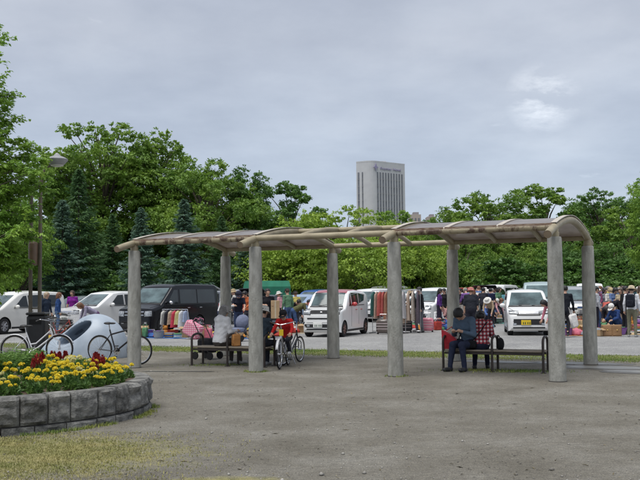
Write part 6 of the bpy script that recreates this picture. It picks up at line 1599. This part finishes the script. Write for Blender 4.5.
def table(px, Y, lab, cs):
    t = thing('folding_table', lab, 'table', gx(px, Y), ANG); MB().bbox((0, 0, .70), (1.5, .6, .04), .01).obj('tabletop', mat('table_top', (.5, .48, .44), .6), t)
    for x in (-.68, .68):
        for y in (-.25, .25): MB().tube([(x, y, 0), (x, y, .69)], .015, 6).obj('leg', M_CHR, t)
    for k in range(6):
        c, cn = GC[(k * 5 + int(px)) % 12]; p = gx(px, Y) + RZ(ANG) @ Vector((-.6 + k * .24, rg.uniform(-.1, .1), .722)); good(['stack', 'toy', 'bin', 'stack', 'toy', 'pile'][k], p, c, cn, 'on the ' + cs)
table(596, 40, 'folding table loaded with clothes behind the last back pillar', 'table past the last pillar')
table(628, 46, 'folding table in the crowd behind the straw hat man', 'table behind the straw hat man')
table(486, 50, 'folding table in front of the black car with open tailgate', 'table by the black car')
table(252, 38, 'folding table between the silver minivan and black wagon', 'table by the silver minivan')
def board(px, py, Y, w_, h_, m, name, lab, cat):
    p = gx(px, Y); z = dep(px, py, Y).z; t = thing(name, lab, cat, p, R(-8)); MB().bbox((0, 0, z), (w_, .03, h_), .01).obj('panel', m, t)
    for s in (-1, 1): MB().tube([(s * w_ * .35, .0, 0), (s * w_ * .35, .0, z)], .012, 5).obj('leg', M_CHR, t)
board(503, 301, 46, .42, .62, mat('board_teal', (.14, .42, .50), .5), 'sign_board', 'plain light teal sign board on legs among the stalls', 'sign')
t = thing('cardboard_sheet', 'upright tan cardboard sheet held by the man in black', 'cardboard', gx(275.5, 31.2), R(10)); MB().bbox((0, 0, 1.0), (.30, .05, .62), .01).obj('panel', M_CARD, t); MB().box((0, -.0265, 1.0), (.05, .003, .60)).obj('tape', mat('tape', (.5, .42, .3), .3), t)
# worn or carried
def backpack(px, Y, face, z, lab, c, off=.2):
    f = R(face); d = Vector((math.sin(f), -math.cos(f), 0)); p = gx(px, Y) - d * off; t = thing('backpack', lab, 'backpack', p + Vector((0, 0, z)), f)
    m = cloth(c); MB().bbox((0, 0, 0), (.30, .16, .44), .06).obj('pack', m, t, True); MB().bbox((0, .10, -.08), (.22, .06, .20), .025).obj('pocket', m, t, True)
    for s in (-1, 1): MB().tube([(s * .11, -.06, .18), (s * .12, -.22, .24), (s * .12, -.33, .05), (s * .11, -.20, -.16), (s * .11, -.06, -.18)], .018, 5).obj('strap', m, t, True)
backpack(632.5, 30, 150, 1.20, 'black backpack worn by the straw hat man', (.014, .016, .024))
backpack(491, 47, 172, 1.20, 'navy backpack worn by the walking person', (.015, .02, .05))
t = thing('white_tote', 'white cloth bag carried by the person in black suit', 'bag', gx(574, 30.2), R(20)); MB().bbox((0, 0, .55), (.30, .14, .46), .05, RY(R(-14))).obj('body', cloth((.66, .64, .62)), t, True); MB().tube([(-.05, 0, .76), (-.18, .02, 1.0), (-.1, .02, .76)], .012, 5).obj('handle', cloth((.66, .64, .62)), t)
# wheeled cart and stroller
def cart(px, Y, rz, lab, c, tall):
    t = thing('stroller' if tall else 'wheeled_cart', lab, 'stroller' if tall else 'cart', gx(px, Y), rz); m = cloth(c)
    for x in (-.2, .2):
        for y in (-.22, .22): o = MB().lathe([(.05, -.02), (.09, -.018), (.095, 0), (.09, .018), (.05, .02)], 14, (0, 0, 0), RY(math.pi / 2)).obj('wheel', M_TYRE, t, True, loc=(x, y, .095)); MB().lathe([(.05, -.012), (.05, .012)], 10, (0, 0, 0), RY(math.pi / 2)).obj('hub', M_RIM, o)
    for x in (-.19, .19): MB().tube([(x, -.22, .10), (x, -.05, .35), (x, .22, .10)], .011, 6).obj('leg', M_TRIM, t); MB().tube([(x, -.05, .35), (x, .28, .92)], .012, 6).obj('push_bar', M_TRIM, t)
    MB().tube([(-.19, .28, .92), (.19, .28, .92)], .015, 6).obj('handle', M_TRIM, t)
    if tall: MB().add(*(lambda b: (b.V, b.F))(MB().ell((0, .06, .62), (.21, .26, .26), 12, 8, RX(R(-25))))).obj('hood', m, t, True); MB().bbox((0, -.10, .38), (.36, .40, .16), .05).obj('seat', m, t, True)
    else: MB().bbox((0, 0, .33), (.36, .40, .34), .05).obj('pouch', m, t, True)
cart(207.5, 21.9, R(60), 'dark wheeled shopping cart behind the seated woman', (.02, .02, .024), False)
cart(241.5, 29.6, R(-40), 'grey-blue stroller with rounded hood by the stall', (.16, .18, .26), True)
t = thing('paper_bag', 'orange paper bag on the bench in front of the grey hooded woman', 'bag', BL + DU * 1.0 + DV * .22 + Vector((0, 0, .425)), R(10)); MB().bbox((0, 0, .13), (.18, .12, .26), .02, RZ(.3)).obj('body', cloth((.55, .26, .09)), t, True); MB().tube([(-.04, 0, .25), (0, 0, .33), (.04, 0, .25)], .006, 5).obj('handle', cloth((.55, .26, .09)), t)
